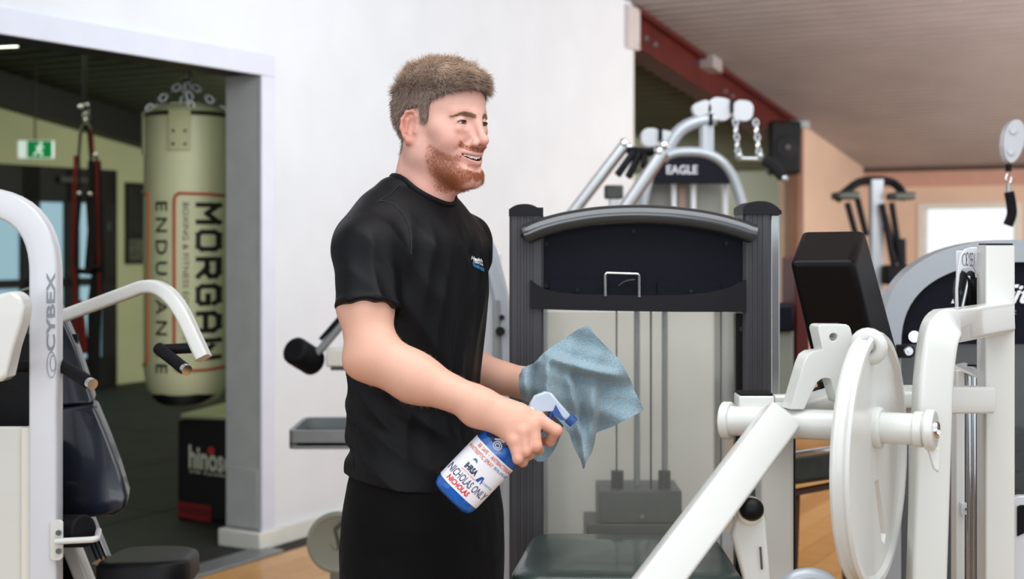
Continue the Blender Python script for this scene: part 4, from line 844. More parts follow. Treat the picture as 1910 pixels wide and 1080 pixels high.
sgn([(75, 271), (72, 279)], .013, 'figure_body'); sgn([(72, 279), (77, 284), (77, 291)], .009, 'figure_leg'); sgn([(72, 279), (68, 285), (63, 289)], .009, 'figure_leg'); sgn([(75, 272), (81, 276)], .007, 'figure_arm'); sgn([(75, 272), (67, 275)], .007, 'figure_arm')
MB().cyl(P(65, 262, YE+.02), V(P(65, 0, YE).x, YE+.02, zc2((P(65, 262, YE)-O0).dot(U))), .008, n=8).build('hanger', M_steel, es)
# poster, alarm box and switch on the wall of the second room
def wall2(px_, y, off=0.0):
    t = (px_-CX)/F; b0 = O0+W*(-6.32+off); s = (t*b0.y-b0.x)/(U.x-t*U.y); p = b0+U*s; return V(p.x, p.y, HC-(y-HY)*p.y/F)
def wrect(x0_, x1_, yt, yb, off, th):
    a = wall2(x0_, yb, off); b = wall2(x1_, yb, off); c = wall2(x1_, yt, off); d = wall2(x0_, yt, off); c.z = d.z; b.z = a.z
    return MB().prism([a, b, c, d], W*th)
po_ = thing('framed_poster', 'dark framed poster on the wall just left of the punching bag', 'poster', wall2(252, 490, .02))
wrect(233, 280, 340, 492, .01, .03).build('frame', M_dark, po_, bevel=.003); wrect(238, 276, 348, 436, .042, .004).build('print', mat('charcoal_print', '#23221f', .4, var=.5, vscale=9), po_); wrect(240, 274, 446, 486, .042, .004).build('print', mat('grey_figure_print', '#4f5142', .4, var=.6, vscale=14), po_)
ab = thing('alarm_box', 'small red call box on the wall between straps and poster', 'alarm box', wall2(197, 480, .02))
wrect(190, 203, 457, 482, .01, .05).build('housing', mat('dull_red_plastic', '#a8452c', .4, var=.05), ab, bevel=.004); wrect(193, 200, 463, 474, .062, .004).build('button', M_redink, ab)
sw = thing('wall_switch', 'grey wall switch box just below the red call box', 'switch', wall2(200, 500, .02))
wrect(192, 212, 488, 502, .01, .05).build('housing', M_galv, sw, bevel=.004); wrect(197, 206, 491, 498, .062, .004).build('rocker', M_steel, sw)
ic_ = thing('intercom_handset', 'small dark wall intercom above the red call box', 'intercom', wall2(201, 430, .02))
wrect(196, 208, 408, 452, .01, .05).build('housing', M_galv, ic_, bevel=.004); wrect(199, 205, 414, 430, .062, .01).build('keypad', M_steel, ic_)
fp_ = thing('ceiling_lamp', 'bright white ceiling lamp seen in the top left corner of the gym room', 'lamp', P(5, 92, 7.6))
q = MB().hexa([P(-60, 92, 7.6), P(34, 88, 7.9), P(10, 80, 8.3), P(-70, 78, 8.1), P(-60, 90, 7.6), P(34, 86, 7.9), P(10, 78, 8.3), P(-70, 76, 8.1)]); q.build('diffuser', mat('lamp_diffuser', '#ffffff', .4, emit='#f6ffe6', estr=3.5), fp_)
q = MB().hexa([P(-64, 90, 7.6), P(36, 85, 7.9), P(12, 77, 8.3), P(-74, 75, 8.1), P(-64, 76, 7.6), P(36, 71, 7.9), P(12, 64, 8.3), P(-74, 62, 8.1)]); q.build('housing', M_olceil, fp_)
# ================================================================ THE MAN
def snet(fn, lo, hi, h, B=8, slack=.006):
    lo = np.array(lo, float); hi = np.array(hi, float); nbk = np.ceil((hi-lo)/(B*h)).astype(int)
    I = np.stack(np.meshgrid(*[np.arange(n) for n in nbk], indexing='ij'), -1).reshape(-1, 3)
    d = fn((lo+(I+.5)*B*h).astype(np.float32)); keep = np.abs(d) < B*h*.87*1.15+slack; I = I[keep]
    Sn = B+1; off = np.stack(np.meshgrid(np.arange(Sn), np.arange(Sn), np.arange(Sn), indexing='ij'), -1)
    NN = (nbk+2)*B+2
    def key(c): return ((c[..., 0]+1)*NN[1]+(c[..., 1]+1))*NN[2]+(c[..., 2]+1)
    KV = []; PV = []; QD = []
    cor = np.array([(a, b, c) for a in (0, 1) for b in (0, 1) for c in (0, 1)])
    ed = [(i, j) for i in range(8) for j in range(i+1, 8) if np.abs(cor[i]-cor[j]).sum() == 1]
    for st_ in range(0, len(I), 500):
        J = I[st_:st_+500]; g = J[:, None, None, None, :]*B+off
        val = fn((lo+g.reshape(-1, 3)*h).astype(np.float32)).reshape(g.shape[:-1]); ins = val < 0
        cnt = sum(ins[:, a:a+B, b:b+B, c:c+B].astype(np.int8) for a, b, c in cor); act = (cnt > 0) & (cnt < 8)
        w_ = np.argwhere(act)
        if len(w_):
            cv = np.stack([val[w_[:, 0], w_[:, 1]+a, w_[:, 2]+b, w_[:, 3]+c] for a, b, c in cor], 1)
            acc = np.zeros((len(w_), 3)); k = np.zeros(len(w_))
            for i, j in ed:
                x = (cv[:, i] < 0) != (cv[:, j] < 0); t = np.where(x, cv[:, i]/np.where(x, cv[:, i]-cv[:, j], 1), 0)
                acc += np.where(x[:, None], cor[i]+(cor[j]-cor[i])*t[:, None], 0); k += x
            gc = J[w_[:, 0]]*B+w_[:, 1:]; PV.append(lo+(gc+acc/k[:, None])*h); KV.append(key(gc))
        for ax_ in range(3):
            sl = [slice(None)]+[slice(0, B)]*3; s2 = list(sl); s2[ax_+1] = slice(1, B+1)
            a_ = ins[tuple(sl)]; b_ = ins[tuple(s2)]; q_ = np.argwhere(a_ != b_)
            if not len(q_): continue
            flip = ~a_[q_[:, 0], q_[:, 1], q_[:, 2], q_[:, 3]]; gc = J[q_[:, 0]]*B+q_[:, 1:]
            e1 = np.zeros(3, int); e2 = np.zeros(3, int); e1[(ax_+1) % 3] = 1; e2[(ax_+2) % 3] = 1
            qd = np.stack([key(gc-e1-e2), key(gc-e2), key(gc), key(gc-e1)], 1); qd[flip] = qd[flip][:, ::-1]; QD.append(qd)
    K = np.concatenate(KV); Pv = np.concatenate(PV); o = np.argsort(K); K = K[o]; Pv = Pv[o]; Q = np.concatenate(QD)
    ix = np.searchsorted(K, Q); ix = np.minimum(ix, len(K)-1); ok = (K[ix] == Q).all(1); return Pv, ix[ok]
def A3(p): return np.array(p, np.float32)
def rc(p, a, b, ra, rb=None):
    rb = ra if rb is None else rb; a = A3(a); ba = A3(b)-a; pa = p-a; t = np.clip(pa @ ba/float(ba @ ba), 0, 1)
    return np.sqrt(((pa-t[:, None]*ba)**2).sum(1))-(ra+(rb-ra)*t)
def sph(p, c, r): return np.sqrt(((p-A3(c))**2).sum(1))-r
def ell_(p, c, r, R=None):
    q = p-A3(c)
    if R is not None: q = q @ np.array(R, np.float32)
    r = A3(r); k0 = np.sqrt(((q/r)**2).sum(1)); k1 = np.sqrt(((q/(r*r))**2).sum(1))+1e-9; return k0*(k0-1)/k1
def smin(a, b, k): h = np.maximum(k-np.abs(a-b), 0)/k; return np.minimum(a, b)-h*h*k*.25
def smax(a, b, k): return -smin(-a, -b, k)
def noise3(p, s, seed=0):
    r = np.random.RandomState(seed); o = 0
    for i in range(6):
        d = r.normal(size=3); d /= np.linalg.norm(d); o = o+np.sin((p @ (d*s*(.7+.25*i)))+r.uniform(0, 6.3)+1.7*np.sin(p @ (r.normal(size=3)*s*.5)))
    return o/6
# ---- frames
HYAW = math.radians(38); HCn = A3(P(826, 231, 2.65)); Hf = A3((math.cos(HYAW), -math.sin(HYAW), 0)); Hl = A3((math.sin(HYAW), math.cos(HYAW), 0)); Hm = np.stack([Hf, Hl, A3((0, 0, 1))], 1)
def toH(p): return (p-HCn) @ Hm
def frH(q): return np.asarray(q) @ Hm.T+HCn
TY = math.radians(30); Tf = A3((math.cos(TY), -math.sin(TY), 0)); Tl = A3((math.sin(TY), math.cos(TY), 0)); Tc = A3((-.165, 2.66, 0))
def Tp(f_, l_, z): return Tc+Tf*f_+Tl*l_+A3((0, 0, z))
def head_sdf(q, ears=True):
    s = np.sign(q[:, 1]); m = q.copy(); m[:, 1] = np.abs(m[:, 1])
    d = ell_(q, (-.014, 0, .030), (.085, .071, .077))
    d = smin(d, ell_(q, (.026, 0, .032), (.054, .058, .056)), .03)
    d = smin(d, ell_(q, (.024, 0, -.035), (.054, .050, .072)), .03)
    d = smin(d, rc(m, (-.008, .047, -.055), (.058, .013, -.100), .017, .017), .03)
    d = smin(d, rc(m, (-.010, .050, -.020), (-.008, .047, -.060), .018, .016), .03)
    d = smin(d, sph(m, (.064, .006, -.103), .018), .018)
    d = smin(d, sph(m, (.045, .035, -.033), .0250), .02)
    d = smin(d, sph(m, (.034, .050, -.010), .015), .02)
    d = smin(d, rc(m, (.062, .036, .0160), (.0765, .010, .0120), .007, .0085), .014)
    d = smin(d, rc(q, (.077, 0, .014), (.083, 0, -.004), .0075, .0070), .012)
    d = smax(d, -sph(m, (.087, .031, -.002), .0155), .012)
    d = smin(d, rc(q, (.083, 0, -.004), (.0985, 0, -.034), .0068, .0072), .009)
    d = smin(d, sph(q, (.0985, 0, -.0365), .0084), .007)
    d = smin(d, sph(m, (.0880, .0120, -.0410), .0068), .005)
    d = smin(d, rc(m, (.066, .012, -.010), (.080, .010, -.036), .007, .007), .012)
    # mouth in a bent frame: corners rise and wrap round
    b2 = m[:, 1]**2; w_ = np.stack([q[:, 0]+16*b2, m[:, 1], q[:, 2]-9*b2], 1)
    d = smin(d, ell_(w_, (.068, 0, -.066), (.018, .040, .024)), .014)
    d = smin(d, rc(w_, (.0838, 0, -.0600), (.0850, .031, -.0625), .0034, .0018), .006)
    d = smin(d, rc(w_, (.0815, 0, -.0765), (.0835, .029, -.0670), .0042, .0018), .006)
    d = smax(d, -ell_(w_, (.090, 0, -.0680), (.018, .0320, .0046)), .0025)
    d = smax(d, -rc(m, (.083, .0190, -.034), (.068, .0400, -.056), .0022, .0016), .010)        # smile fold
    d = smax(d, -rc(q, (.089, 0, -.049), (.090, 0, -.056), .0012, .001), .004)
    d = smax(d, -ell_(m, (.0905, .0058, -.0465), (.0050, .0030, .0030)), .003)
    d = smax(d, -rc(w_, (.082, 0, -.0885), (.080, .014, -.086), .002, .001), .010)
    # eyelids
    E = (.0640, .0305, -.0030)
    d = smin(d, sph(m, E, .0138), .0035)
    el = m-A3((.080, .0305, -.0032)); el[:, 2] += 9*(el[:, 1])**2-.0004
    k0 = ell_(el, (0, 0, 0), (.012, .0132, .0033))
    d = smax(d, -k0, .0012)
    d = smin(d, rc(m, (.0705, .0405, -.0150), (.0750, .0235, -.0160), .0024, .0022), .012)
    if not ears: return d
    # ears
    er = m-A3((-.012, .0735, -.010)); an = .30; R = np.array([[math.cos(an), math.sin(an), 0], [-math.sin(an), math.cos(an), 0], [0, 0, 1]]); t_ = .12
    R2 = np.array([[math.cos(t_), 0, math.sin(t_)], [0, 1, 0], [-math.sin(t_), 0, math.cos(t_)]])
    er = er @ np.array(R @ R2, np.float32)
    ea = ell_(er, (-.002, 0, .002), (.0180, .0045, .0290))
    pts = [(.010, -.001, .006), (.009, .002, .020), (.001, .004, .029), (-.010, .005, .026), (-.0175, .006, .012), (-.0175, .006, -.004), (-.011, .004, -.018), (-.004, .001, -.027)]
    for i in range(len(pts)-1): ea = smin(ea, rc(er, pts[i], pts[i+1], .0034, .0034), .003)
    ea = smin(ea, sph(er, (-.001, .000, -.026), .0062), .006)
    ea = smax(ea, -ell_(er, (.002, .0075, .001), (.0105, .0085, .0165)), .002)
    ea = smin(ea, rc(er, (-.008, .004, -.010), (-.009, .004, .012), .0026, .0024), .003)
    ea = smin(ea, rc(er, (.011, .001, -.001), (.009, .002, -.009), .0035, .0035), .003)
    ea = smax(ea, -ell_(er, (-.002, .0065, .0215), (.008, .0022, .0035)), .002)
    d = smin(d, ea, .006)
    return d
NB = Tp(-.008, .0, 1.50)
def neck_sdf(p):
    a = frH((-.030, 0, -.035)); d = rc(p, a, NB+A3((-.012, .0, -.02)), .052, .058)
    d = smin(d, rc(p, frH((-.020, .0, -.07)), NB+Tf*.008, .043, .042), .03)
    d = smin(d, rc(p, frH((-.028, -.048, -.045)), NB+Tf*.036-Tl*.008+A3((0, 0, -.01)), .014, .010), .020)
    d = smin(d, rc(p, frH((-.028, .048, -.045)), NB+Tf*.036+Tl*.008+A3((0, 0, -.01)), .014, .010), .020)
    d = smin(d, sph(p, frH((.030, 0, -.118)), .011), .03)
    return d
def PP(x, y, Y): return A3(P(x, y, Y))
SJn = Tp(-.005, -.176, 1.440); SJf = Tp(-.01, .155, 1.455)
ELn = PP(692, 664, 2.455); WRn = PP(902, 757, 2.415); ELf = PP(795, 672, 2.90); WRf = PP(984, 716, 2.79)
def arm_sdf(p):
    d = rc(p, SJn, (SJn+ELn)/2+A3((-.006, 0, 0)), .050, .0475); d = smin(d, rc(p, (SJn+ELn)/2+A3((-.006, 0, 0)), ELn, .0475, .0415), .02)
    d = smin(d, sph(p, ELn+A3((-.022, .0, -.010)), .022), .03)
    mid = ELn*.62+WRn*.38
    d = smin(d, rc(p, ELn+A3((.012, 0, .002)), mid+A3((.0, 0, -.004)), .041, .0385), .025)
    d = smin(d, rc(p, mid+A3((0, 0, -.004)), WRn+A3((-.006, 0, .001)), .0385, .0275), .03)
    d = smin(d, rc(p, ELn+A3((.02, 0, -.012)), mid+A3((.02, 0, -.014)), .036, .028), .02)
    # hand: wrist, carpus, metacarpals
    W0 = WRn+A3((-.012, 0, .004)); W1 = WRn+A3((-.012, 0, -.012))
    d = smin(d, rc(p, W0, PP(965, 772, 2.412), .0265, .019), .02)
    d = smin(d, rc(p, W1, PP(948, 795, 2.402), .0245, .018), .02)
    M = {'i': (PP(1002, 781, 2.412), .0130), 'm': (PP(994, 795, 2.398), .0128), 'r': (PP(975, 806, 2.388), .0122), 'p': (PP(958, 822, 2.384), .0112)}
    hd = None
    for k, (c, r) in M.items():
        wq = PP(940, 775+{'i': -4, 'm': 2, 'r': 9, 'p': 16}[k], 2.408); e = rc(p, wq, c, .0175, r); hd = e if hd is None else smin(hd, e, .010)
    hd = smin(hd, rc(p, PP(945, 778, 2.425), PP(985, 790, 2.425), .018, .014), .012)
    d = smin(d, hd, .016)
    def fin(ch, rs, k=.004):
        f_ = None
        for i in range(len(ch)-1):
            e = rc(p, ch[i], ch[i+1], rs[i], rs[i+1]); f_ = e if f_ is None else smin(f_, e, k)
        return f_
    fg = [fin([M['i'][0], PP(1038, 803, 2.402), PP(1026, 823, 2.424), PP(1013, 822, 2.440)], [.0128, .0100, .0088, .0078]),
          fin([M['m'][0], PP(1000, 832, 2.386), PP(1004, 838, 2.412), PP(996, 824, 2.436)], [.0126, .0098, .0092, .0082]),
          fin([M['r'][0], PP(980, 842, 2.378), PP(987, 848, 2.402), PP(982, 836, 2.428)], [.0118, .0090, .0086, .0076]),
          fin([M['p'][0], PP(966, 856, 2.376), PP(975, 862, 2.396), PP(975, 850, 2.418)], [.0108, .0086, .0080, .0070])]
    for f_ in fg: d = smin(d, f_, .0055)
    # thumb leaves the side of the palm and closes on the far side of the neck
    th = fin([PP(936, 768, 2.428), PP(962, 764, 2.456), PP(985, 776, 2.474), PP(1004, 792, 2.468)], [.0165, .0130, .0105, .0090], .006)
    d = smin(d, th, .010)
    return d
def armf_sdf(p):
    d = rc(p, SJf, ELf, .048, .040); mid = ELf*.6+WRf*.4
    d = smin(d, rc(p, ELf, mid, .041, .042), .03); d = smin(d, rc(p, mid, WRf, .041, .0290), .03)
    c = PP(1018, 722, 2.78)
    d = smin(d, rc(p, WRf, c, .027, .026), .02)
    ks = [PP(1046, 700, 2.775), PP(1050, 718, 2.765), PP(1046, 736, 2.765), PP(1038, 752, 2.77)]
    for i, k in enumerate(ks):
        d = smin(d, rc(p, c, k, .018, .0125), .010); q1 = k+A3((.016, .022, -.014)); q2 = q1+A3((-.020, .018, -.010)); q3 = q2+A3((-.018, -.004, .004))
        e = smin(rc(p, k, q1, .0122, .0098), rc(p, q1, q2, .0098, .0088), .004); e = smin(e, rc(p, q2, q3, .0088, .0078), .004); d = smin(d, e, .005)
    t1 = c+A3((.004, -.02, .020)); t2 = t1+A3((.032, -.004, .004)); t3 = t2+A3((.018, .018, -.012))
    d = smin(d, smin(rc(p, t1, t2, .0150, .0115), rc(p, t2, t3, .0115, .0095), .005), .008)
    return d
def body_fine(p):
    out = np.full(len(p), 1.0, np.float32)
    z = p[:, 2]; m = z > 1.40
    if m.any():
        q = p[m]; d = head_sdf(toH(q)); d = smin(d, neck_sdf(q), .022); d = smin(d, rc(q, Tp(-.02, -.12, 1.46), Tp(-.02, .12, 1.46), .035), .05); out[m] = d
    m = (z < 1.56)
    if m.any():
        q = p[m]; near = q[:, 1] < 2.645; 
        da = np.full(len(q), 1.0, np.float32)
        if near.any(): da[near] = arm_sdf(q[near])
        if (~near).any(): da[~near] = armf_sdf(q[~near])
        chest = rc(q, Tp(-.02, -.08, 1.41), Tp(-.02, .08, 1.41), .06)
        out[m] = np.minimum(out[m], smin(da, chest, .03))
    return out
def torso_coarse(p):
    d = rc(p, Tp(-.015, -.055, 1.36), Tp(-.015, .055, 1.36), .075); d = smin(d, rc(p, Tp(-.012, 0, 1.32), Tp(0, 0, 1.00), .080, .085), .06)
    for s in (-1, 1): d = smin(d, rc(p, Tp(-.005, s*.085, .93), Tp(.01, s*.10, .50), .075, .05), .04); d = smin(d, rc(p, Tp(.01, s*.10, .50), Tp(-.02, s*.105, .10), .048, .035), .02)
    for s in (-1, 1): d = smin(d, rc(p, Tp(-.04, s*.105, .06), Tp(.12, s*.115, .045), .032, .030), .03)
    return d
def np_mesh(name, Pv, Q, m_, parent, base, cols=None, smooth=True):
    me = bpy.data.meshes.new(name); me.vertices.add(len(Pv)); me.vertices.foreach_set('co', (Pv-np.array(base)).astype(np.float32).ravel())
    n = Q.shape[1]; me.loops.add(Q.size); me.loops.foreach_set('vertex_index', Q.astype(np.int32).ravel()); me.polygons.add(len(Q))
    me.polygons.foreach_set('loop_start', np.arange(0, Q.size, n, dtype=np.int32)); me.polygons.foreach_set('loop_total', np.full(len(Q), n, np.int32))
    me.update(calc_edges=True); me.validate()
    if smooth: me.polygons.foreach_set('use_smooth', [True]*len(me.polygons))
    if cols is not None:
        ca = me.color_attributes.new('Col', 'FLOAT_COLOR', 'POINT'); ca.data.foreach_set('color', np.concatenate([cols, np.ones((len(cols), 1))], 1).astype(np.float32).ravel())
    me.materials.append(m_); o = bpy.data.objects.new(name, me); COL.objects.link(o); o.parent = parent; WL[o.name] = Vector(base); return o
HQ = globals().get('HQ', 1.0)
base_m = Vector((float(Tc[0]), float(Tc[1]), 0))
man = thing('person', 'smiling bearded man in black t-shirt and trousers holding a blue spray bottle and cloth', 'person', base_m)
h = .0016*HQ
parts_ = []
Pv1, Q1 = snet(body_fine, (-.37, 2.30, 1.07), (.20, 3.0, 1.82), h)
Pv2, Q2 = snet(torso_coarse, (-.42, 2.40, 0.0), (.12, 2.95, 1.5), .008)
Pv = np.concatenate([Pv1, Pv2]); Q = np.concatenate([Q1, Q2+len(Pv1)])
def L3(h_): return np.array(lin(h_)[:3])
def sstep(x, a, b): t = np.clip((x-a)/(b-a), 0, 1); return t*t*(3-2*t)
def beard_mask(q):
    a, b, c = q[:, 0], np.abs(q[:, 1]), q[:, 2]
    # cheek line from the sideburn down to the corner of the mouth, throat line beneath the jaw
    top = np.interp(a, [-.02, .0, .015, .037, .058, .070, .095], [-.022, -.024, -.030, -.047, -.060, -.052, -.050])
    m = sstep(top-c, -.004, .012)*sstep(a, .002, .026)*sstep(c, -.137, -.118)*(.55+.45*sstep(-c, .04, .07))
    thr = sstep(c+.108-.55*(a-.06), -.020, .0); m *= np.clip(thr, 0, 1)
    w_ = c-9*b*b; mou = sstep(a, .050, .060)*sstep(.043-b, .0, .010)*sstep(-.0455-w_, .0, .003)*sstep(w_+.0585, .0, .002); m = np.maximum(m, .9*mou)
    lm = sstep(.037-b, .0, .012)*sstep(w_+.0960, .0, .008)*sstep(-.0570-w_, .0, .002)*(a > .045); m = m*(1-lm)
    return m
def hair_mask(q):
    a, b, c = q[:, 0], np.abs(q[:, 1]), q[:, 2]
    # hairline: forehead, temple, sideburn, behind the ear, nape
    line = np.interp(a, [-.100, -.058, -.052, -.040, -.036, .006, .009, .022, .025, .031, .045, .063, .090], [-.057, -.057, -.046, -.022, .018, .024, -.004, -.004, .020, .035, .043, .048, .060])
    return sstep(c-line, -.003, .004)
def brow_mask(q):
    a, b, c = q[:, 0], np.abs(q[:, 1]), q[:, 2]; mid = np.interp(b, [.008, .018, .031, .048], [.0080, .0112, .0135, .0070]); th = np.interp(b, [.008, .020, .046], [.0034, .0040, .0018])
    return sstep(th-np.abs(c-mid), -.001, .001)*(b > .008)*(b < .049)*(a > .04)
def skin_col(p):
    q = toH(p); a, b, c = q[:, 0], np.abs(q[:, 1]), q[:, 2]; base = L3('#dbab9d'); col = np.tile(base, (len(p), 1)); hd = p[:, 2] > 1.5
    n1 = noise3(p, 60, 1); n2 = noise3(p, 260, 2); col *= (1+.03*n1+.025*n2)[:, None]
    def mix(c_, m): nonlocal col; m = np.clip(m, 0, 1)[:, None]; col = col*(1-m)+c_*m
    g = lambda ca, cb, cc, s_: np.exp(-(((a-ca)**2+(b-cb)**2+(c-cc)**2)/(s_*s_)))
    rd = L3('#c0705e'); mix(rd, .30*g(.060, .040, -.034, .022)*hd); mix(rd, .5*g(.100, 0, -.038, .014)*hd); mix(rd, .55*sstep(b, .070, .080)*(c > -.05)*(c < .035)*hd*(a < .02))
    mix(rd, .25*sstep(c, -.06, -.14)*hd); mix(L3('#c98d74'), .18*g(.07, .031, -.012, .014)*hd)
    # arms: warmer knuckles and elbow
    for k in (PP(1002, 781, 2.412), PP(994, 795, 2.398), PP(975, 806, 2.388), PP(958, 822, 2.384), PP(1038, 803, 2.402), PP(1000, 832, 2.386), PP(980, 842, 2.378), PP(966, 856, 2.376)):
        mix(L3('#cb8470'), .6*np.exp(-((p-k)**2).sum(1)/.013**2))
    mix(L3('#d59a80'), .5*np.exp(-((p-(ELn+A3((-.03, -.02, -.02))))**2).sum(1)/.035**2))
    armz = (q[:, 0] > -9)*(p[:, 2] < 1.44); mix(L3('#d8a88e'), .6*armz)
    lowh = ((p[:, 2] < 1.16) & (p[:, 1] < 2.6)); mix(L3('#cf927c'), .35*lowh*sstep(p[:, 0], -.05, .02))
    # lips, beard, brow, scalp tone under the hair
    w_ = c-9*b*b; aw = a+16*b*b
    lip = ((np.abs(w_+.0610) < .0018) | ((w_ < -.0715) & (w_ > -.0825)))*(b < .031)*(aw > .070)*hd; mix(L3('#c48a7a'), .6*lip)
    ins_ = (np.abs(w_+.0675) < .0048)*(b < .0330)*(aw < .0830)*(a > .03)*hd; mix(L3('#5a2420'), 1.0*ins_)
    bm = beard_mask(q)*hd*(.70+.3*noise3(p, 700, 5)); mix(L3('#9d6044'), .72*bm); mix(L3('#a87f66'), .75*brow_mask(q)*hd); mix(L3('#86726a'), .92*hair_mask(q)*hd)
    lash = (np.sqrt((a-.064)**2+(b-.0305)**2+(c+.003)**2) < .0145)*(np.abs(c+.003+9*(b-.0305)**2-.0004) < .0046)*(a > .07)*hd; mix(L3('#7a4638'), .6*lash)
    return col
cols = skin_col(Pv)
M_skin = mat('fair_skin', '#dbab9d', .46, attr='Col', sss=.12, bump=.12, bscale=420, spec=.4)
bodyo = np_mesh('body', Pv, Q, M_skin, man, base_m, cols)
print('body verts', len(Pv))
# ---- eyes and teeth
M_eye = mat('eye_white', '#c9beb6', .2, coat=.3); M_iris = mat('hazel_iris', '#2b271e', .2, coat=.3, var=.2, vscale=300); M_pup = mat('pupil', '#050505', .08, coat=.4)
gz_ = Vector(tuple(Hf))*.98+Vector(tuple(Hl))*(.10)+V(0, 0, .03); gz_.normalize()
for s in (-1, 1):
    c = Vector(tuple(frH((.0640, s*.0305, -.0030)))); eo = MB().ell(c, (.0123, .0123, .0123), n=28, m=18).build('eye', M_eye, man, ang=180)
    MB().lathe(c, gz_, [(.0, .01265), (.0030, .0123), (.0060, .0110), (.0064, .0104)], 24).build('iris', M_iris, eo, ang=180); MB().lathe(c, gz_, [(.0, .01280), (.0024, .01262), (.0026, .0122)], 20).build('pupil', M_pup, eo, ang=180)
for s in (-1, 1):                                    # upper lash line
    pts = []
    for k in range(9):
        b = .0305+.0125*(k/4-1); c = -.0032+.0034*math.sqrt(max(0, 1-((b-.0305)/.0132)**2))-9*(b-.0305)**2+.0004; a = .0640+math.sqrt(.0141**2-(b-.0305)**2-(c+.003)**2)
        pts.append(Vector(tuple(frH((a+.0002, s*b, c)))))
    MB().tube(pts, .0009, 6, scale=[.3, .7, 1, 1, 1, 1, 1, .8, .4]).build('eyelashes', mat('dark_brown_lash', '#2e1e17', .6), man)
q = MB()
tw_ = 0.0064
for i in range(-5, 6):
    b = i*tw_*.86; a_ = .0808-15.5*b*b; hgt = .0074-(.0009 if i % 2 else 0)-abs(i)*.0004; cz = -.0630+9*b*b
    t0 = Vector(tuple(frH((a_, b, cz)))); tang = Vector(tuple(Hl-Hf*30*b)).normalized(); nrm = Vector(tuple(Hf)).normalized()
    R = Matrix((tang, nrm, V(0, 0, 1))).transposed(); wd = tw_*.86*.97
    pr = [t0+(R @ V(x, 0, y)) for x, y in rrect(wd, hgt, .0017, 3)]; q.prism([p_-V(0, 0, hgt/2-.001) for p_ in pr], -nrm*.004)
q.build('teeth', mat('tooth_enamel', '#efe7dd', .25, coat=.3), man)
# ---- hair strands
def strands(roots, dirs, lens, col, rad, name, m_, droop=0.0, curl=0.0, segs=3, grav=None):
    N = len(roots); d = dirs/np.linalg.norm(dirs, axis=1, keepdims=True); up = np.tile(A3((.3, .2, 1)), (N, 1)); s1 = np.cross(d, up); s1 /= np.linalg.norm(s1, axis=1, keepdims=True)+1e-9; s2 = np.cross(d, s1)
    V_ = []; C_ = []; cdir = rng.normal(size=(N, 3))*curl
    pos = roots.copy(); dd = d.copy()
    for k in range(segs+1):
        rr = rad*(1-.75*k/segs)
        for j in range(3):
            a = 2*PI*j/3; V_.append(pos+(s1*math.cos(a)+s2*math.sin(a))*np.reshape(rr, (-1, 1))); C_.append(col*(1+.18*k/segs))
        dd = dd+cdir/segs+(grav if grav is not None else 0)*droop/segs; dd /= np.linalg.norm(dd, axis=1, keepdims=True); pos = pos+dd*(lens/segs)[:, None]
    V_ = np.stack(V_, 1); C_ = np.stack(C_, 1); k = (segs+1)*3; b0 = (np.arange(N)*k)[:, None, None]; fs = []
    for i in range(segs):
        for j in range(3): fs.append((i*3+j, i*3+(j+1) % 3, (i+1)*3+(j+1) % 3, (i+1)*3+j))
    Qs = (b0+np.array(fs)[None]).reshape(-1, 4); return np_mesh(name, V_.reshape(-1, 3), Qs, m_, man, base_m, C_.reshape(-1, 3))
vq = toH(Pv1); on = (Pv1[:, 2] > 1.5)
Hn = np.zeros_like(Pv1)
v0, v1, v2 = Pv1[Q1[:, 0]], Pv1[Q1[:, 1]], Pv1[Q1[:, 2]]; fnm = np.cross(v1-v0, v2-v0)
for k in range(4): np.add.at(Hn, Q1[:, k], fnm)
Hn /= np.linalg.norm(Hn, axis=1, keepdims=True)+1e-12
hm = hair_mask(vq)*on; earz = (np.abs(vq[:, 1]) > .070) & (vq[:, 2] < .030) & (vq[:, 0] > -.040) & (vq[:, 0] < .012)
cand = np.where((hm > .5) & ~earz)[0]
M_hair = mat('ash_blond_hair', '#8a7360', .5, attr='Col', spec=.35)
def pick(c, n): return rng.choice(c, n, replace=True)
# inner cap so no scalp shows, its top rising to the quiff
def cap_sdf(p):
    q = toH(p); a, b, c = q[:, 0], q[:, 1], q[:, 2]
    d = head_sdf(q, False)-.0050-.003*sstep(c, .02, .07)
    d = smin(d, ell_(q, (-.012, .0, .088), (.060, .050, .024)), .03); d = smin(d, ell_(q, (.044, 0, .078), (.038, .044, .017)), .03)
    d = d+.0011*noise3(p, 420, 8)+.0009*noise3(p, 900, 9)
    ab = np.abs(b)
    line = np.interp(a, [-.100, -.058, -.052, -.040, -.036, .006, .009, .022, .025, .031, .045, .063, .090], [-.055, -.055, -.044, -.020, .022, .028, -.001, -.001, .024, .038, .046, .052, .063])
    d = smax(d, (line-c)*.75, .004); return d
Pc, Qc = snet(cap_sdf, (-.26, 2.52, 1.58), (.0, 2.80, 1.83), .0022*HQ)
def hair_col(q, n): 
    t = sstep(q[:, 2], .045, .10)[:, None]; a = L3('#948277')*(1-t)+L3('#c0a997')*t; r_ = rng.rand(len(q), 1); hi = (rng.rand(len(q), 1) < .14+.22*t); return a*(.45+.85*r_)*np.where(hi, 1.6, 1.0)
hc_ = hair_col(toH(Pc), 0); t = sstep(toH(Pc)[:, 2], .045, .10)[:, None]; hcc = (L3('#6e5f56')*(1-t)+L3('#8a776a')*t)*(1+.25*noise3(Pc, 600, 3)[:, None])
hcap = np_mesh('hair', Pc, Qc, M_hair, man, base_m, hcc)
cn = np.zeros_like(Pc); fn_ = np.cross(Pc[Qc[:, 1]]-Pc[Qc[:, 0]], Pc[Qc[:, 2]]-Pc[Qc[:, 0]])
for k in range(4): np.add.at(cn, Qc[:, k], fn_)
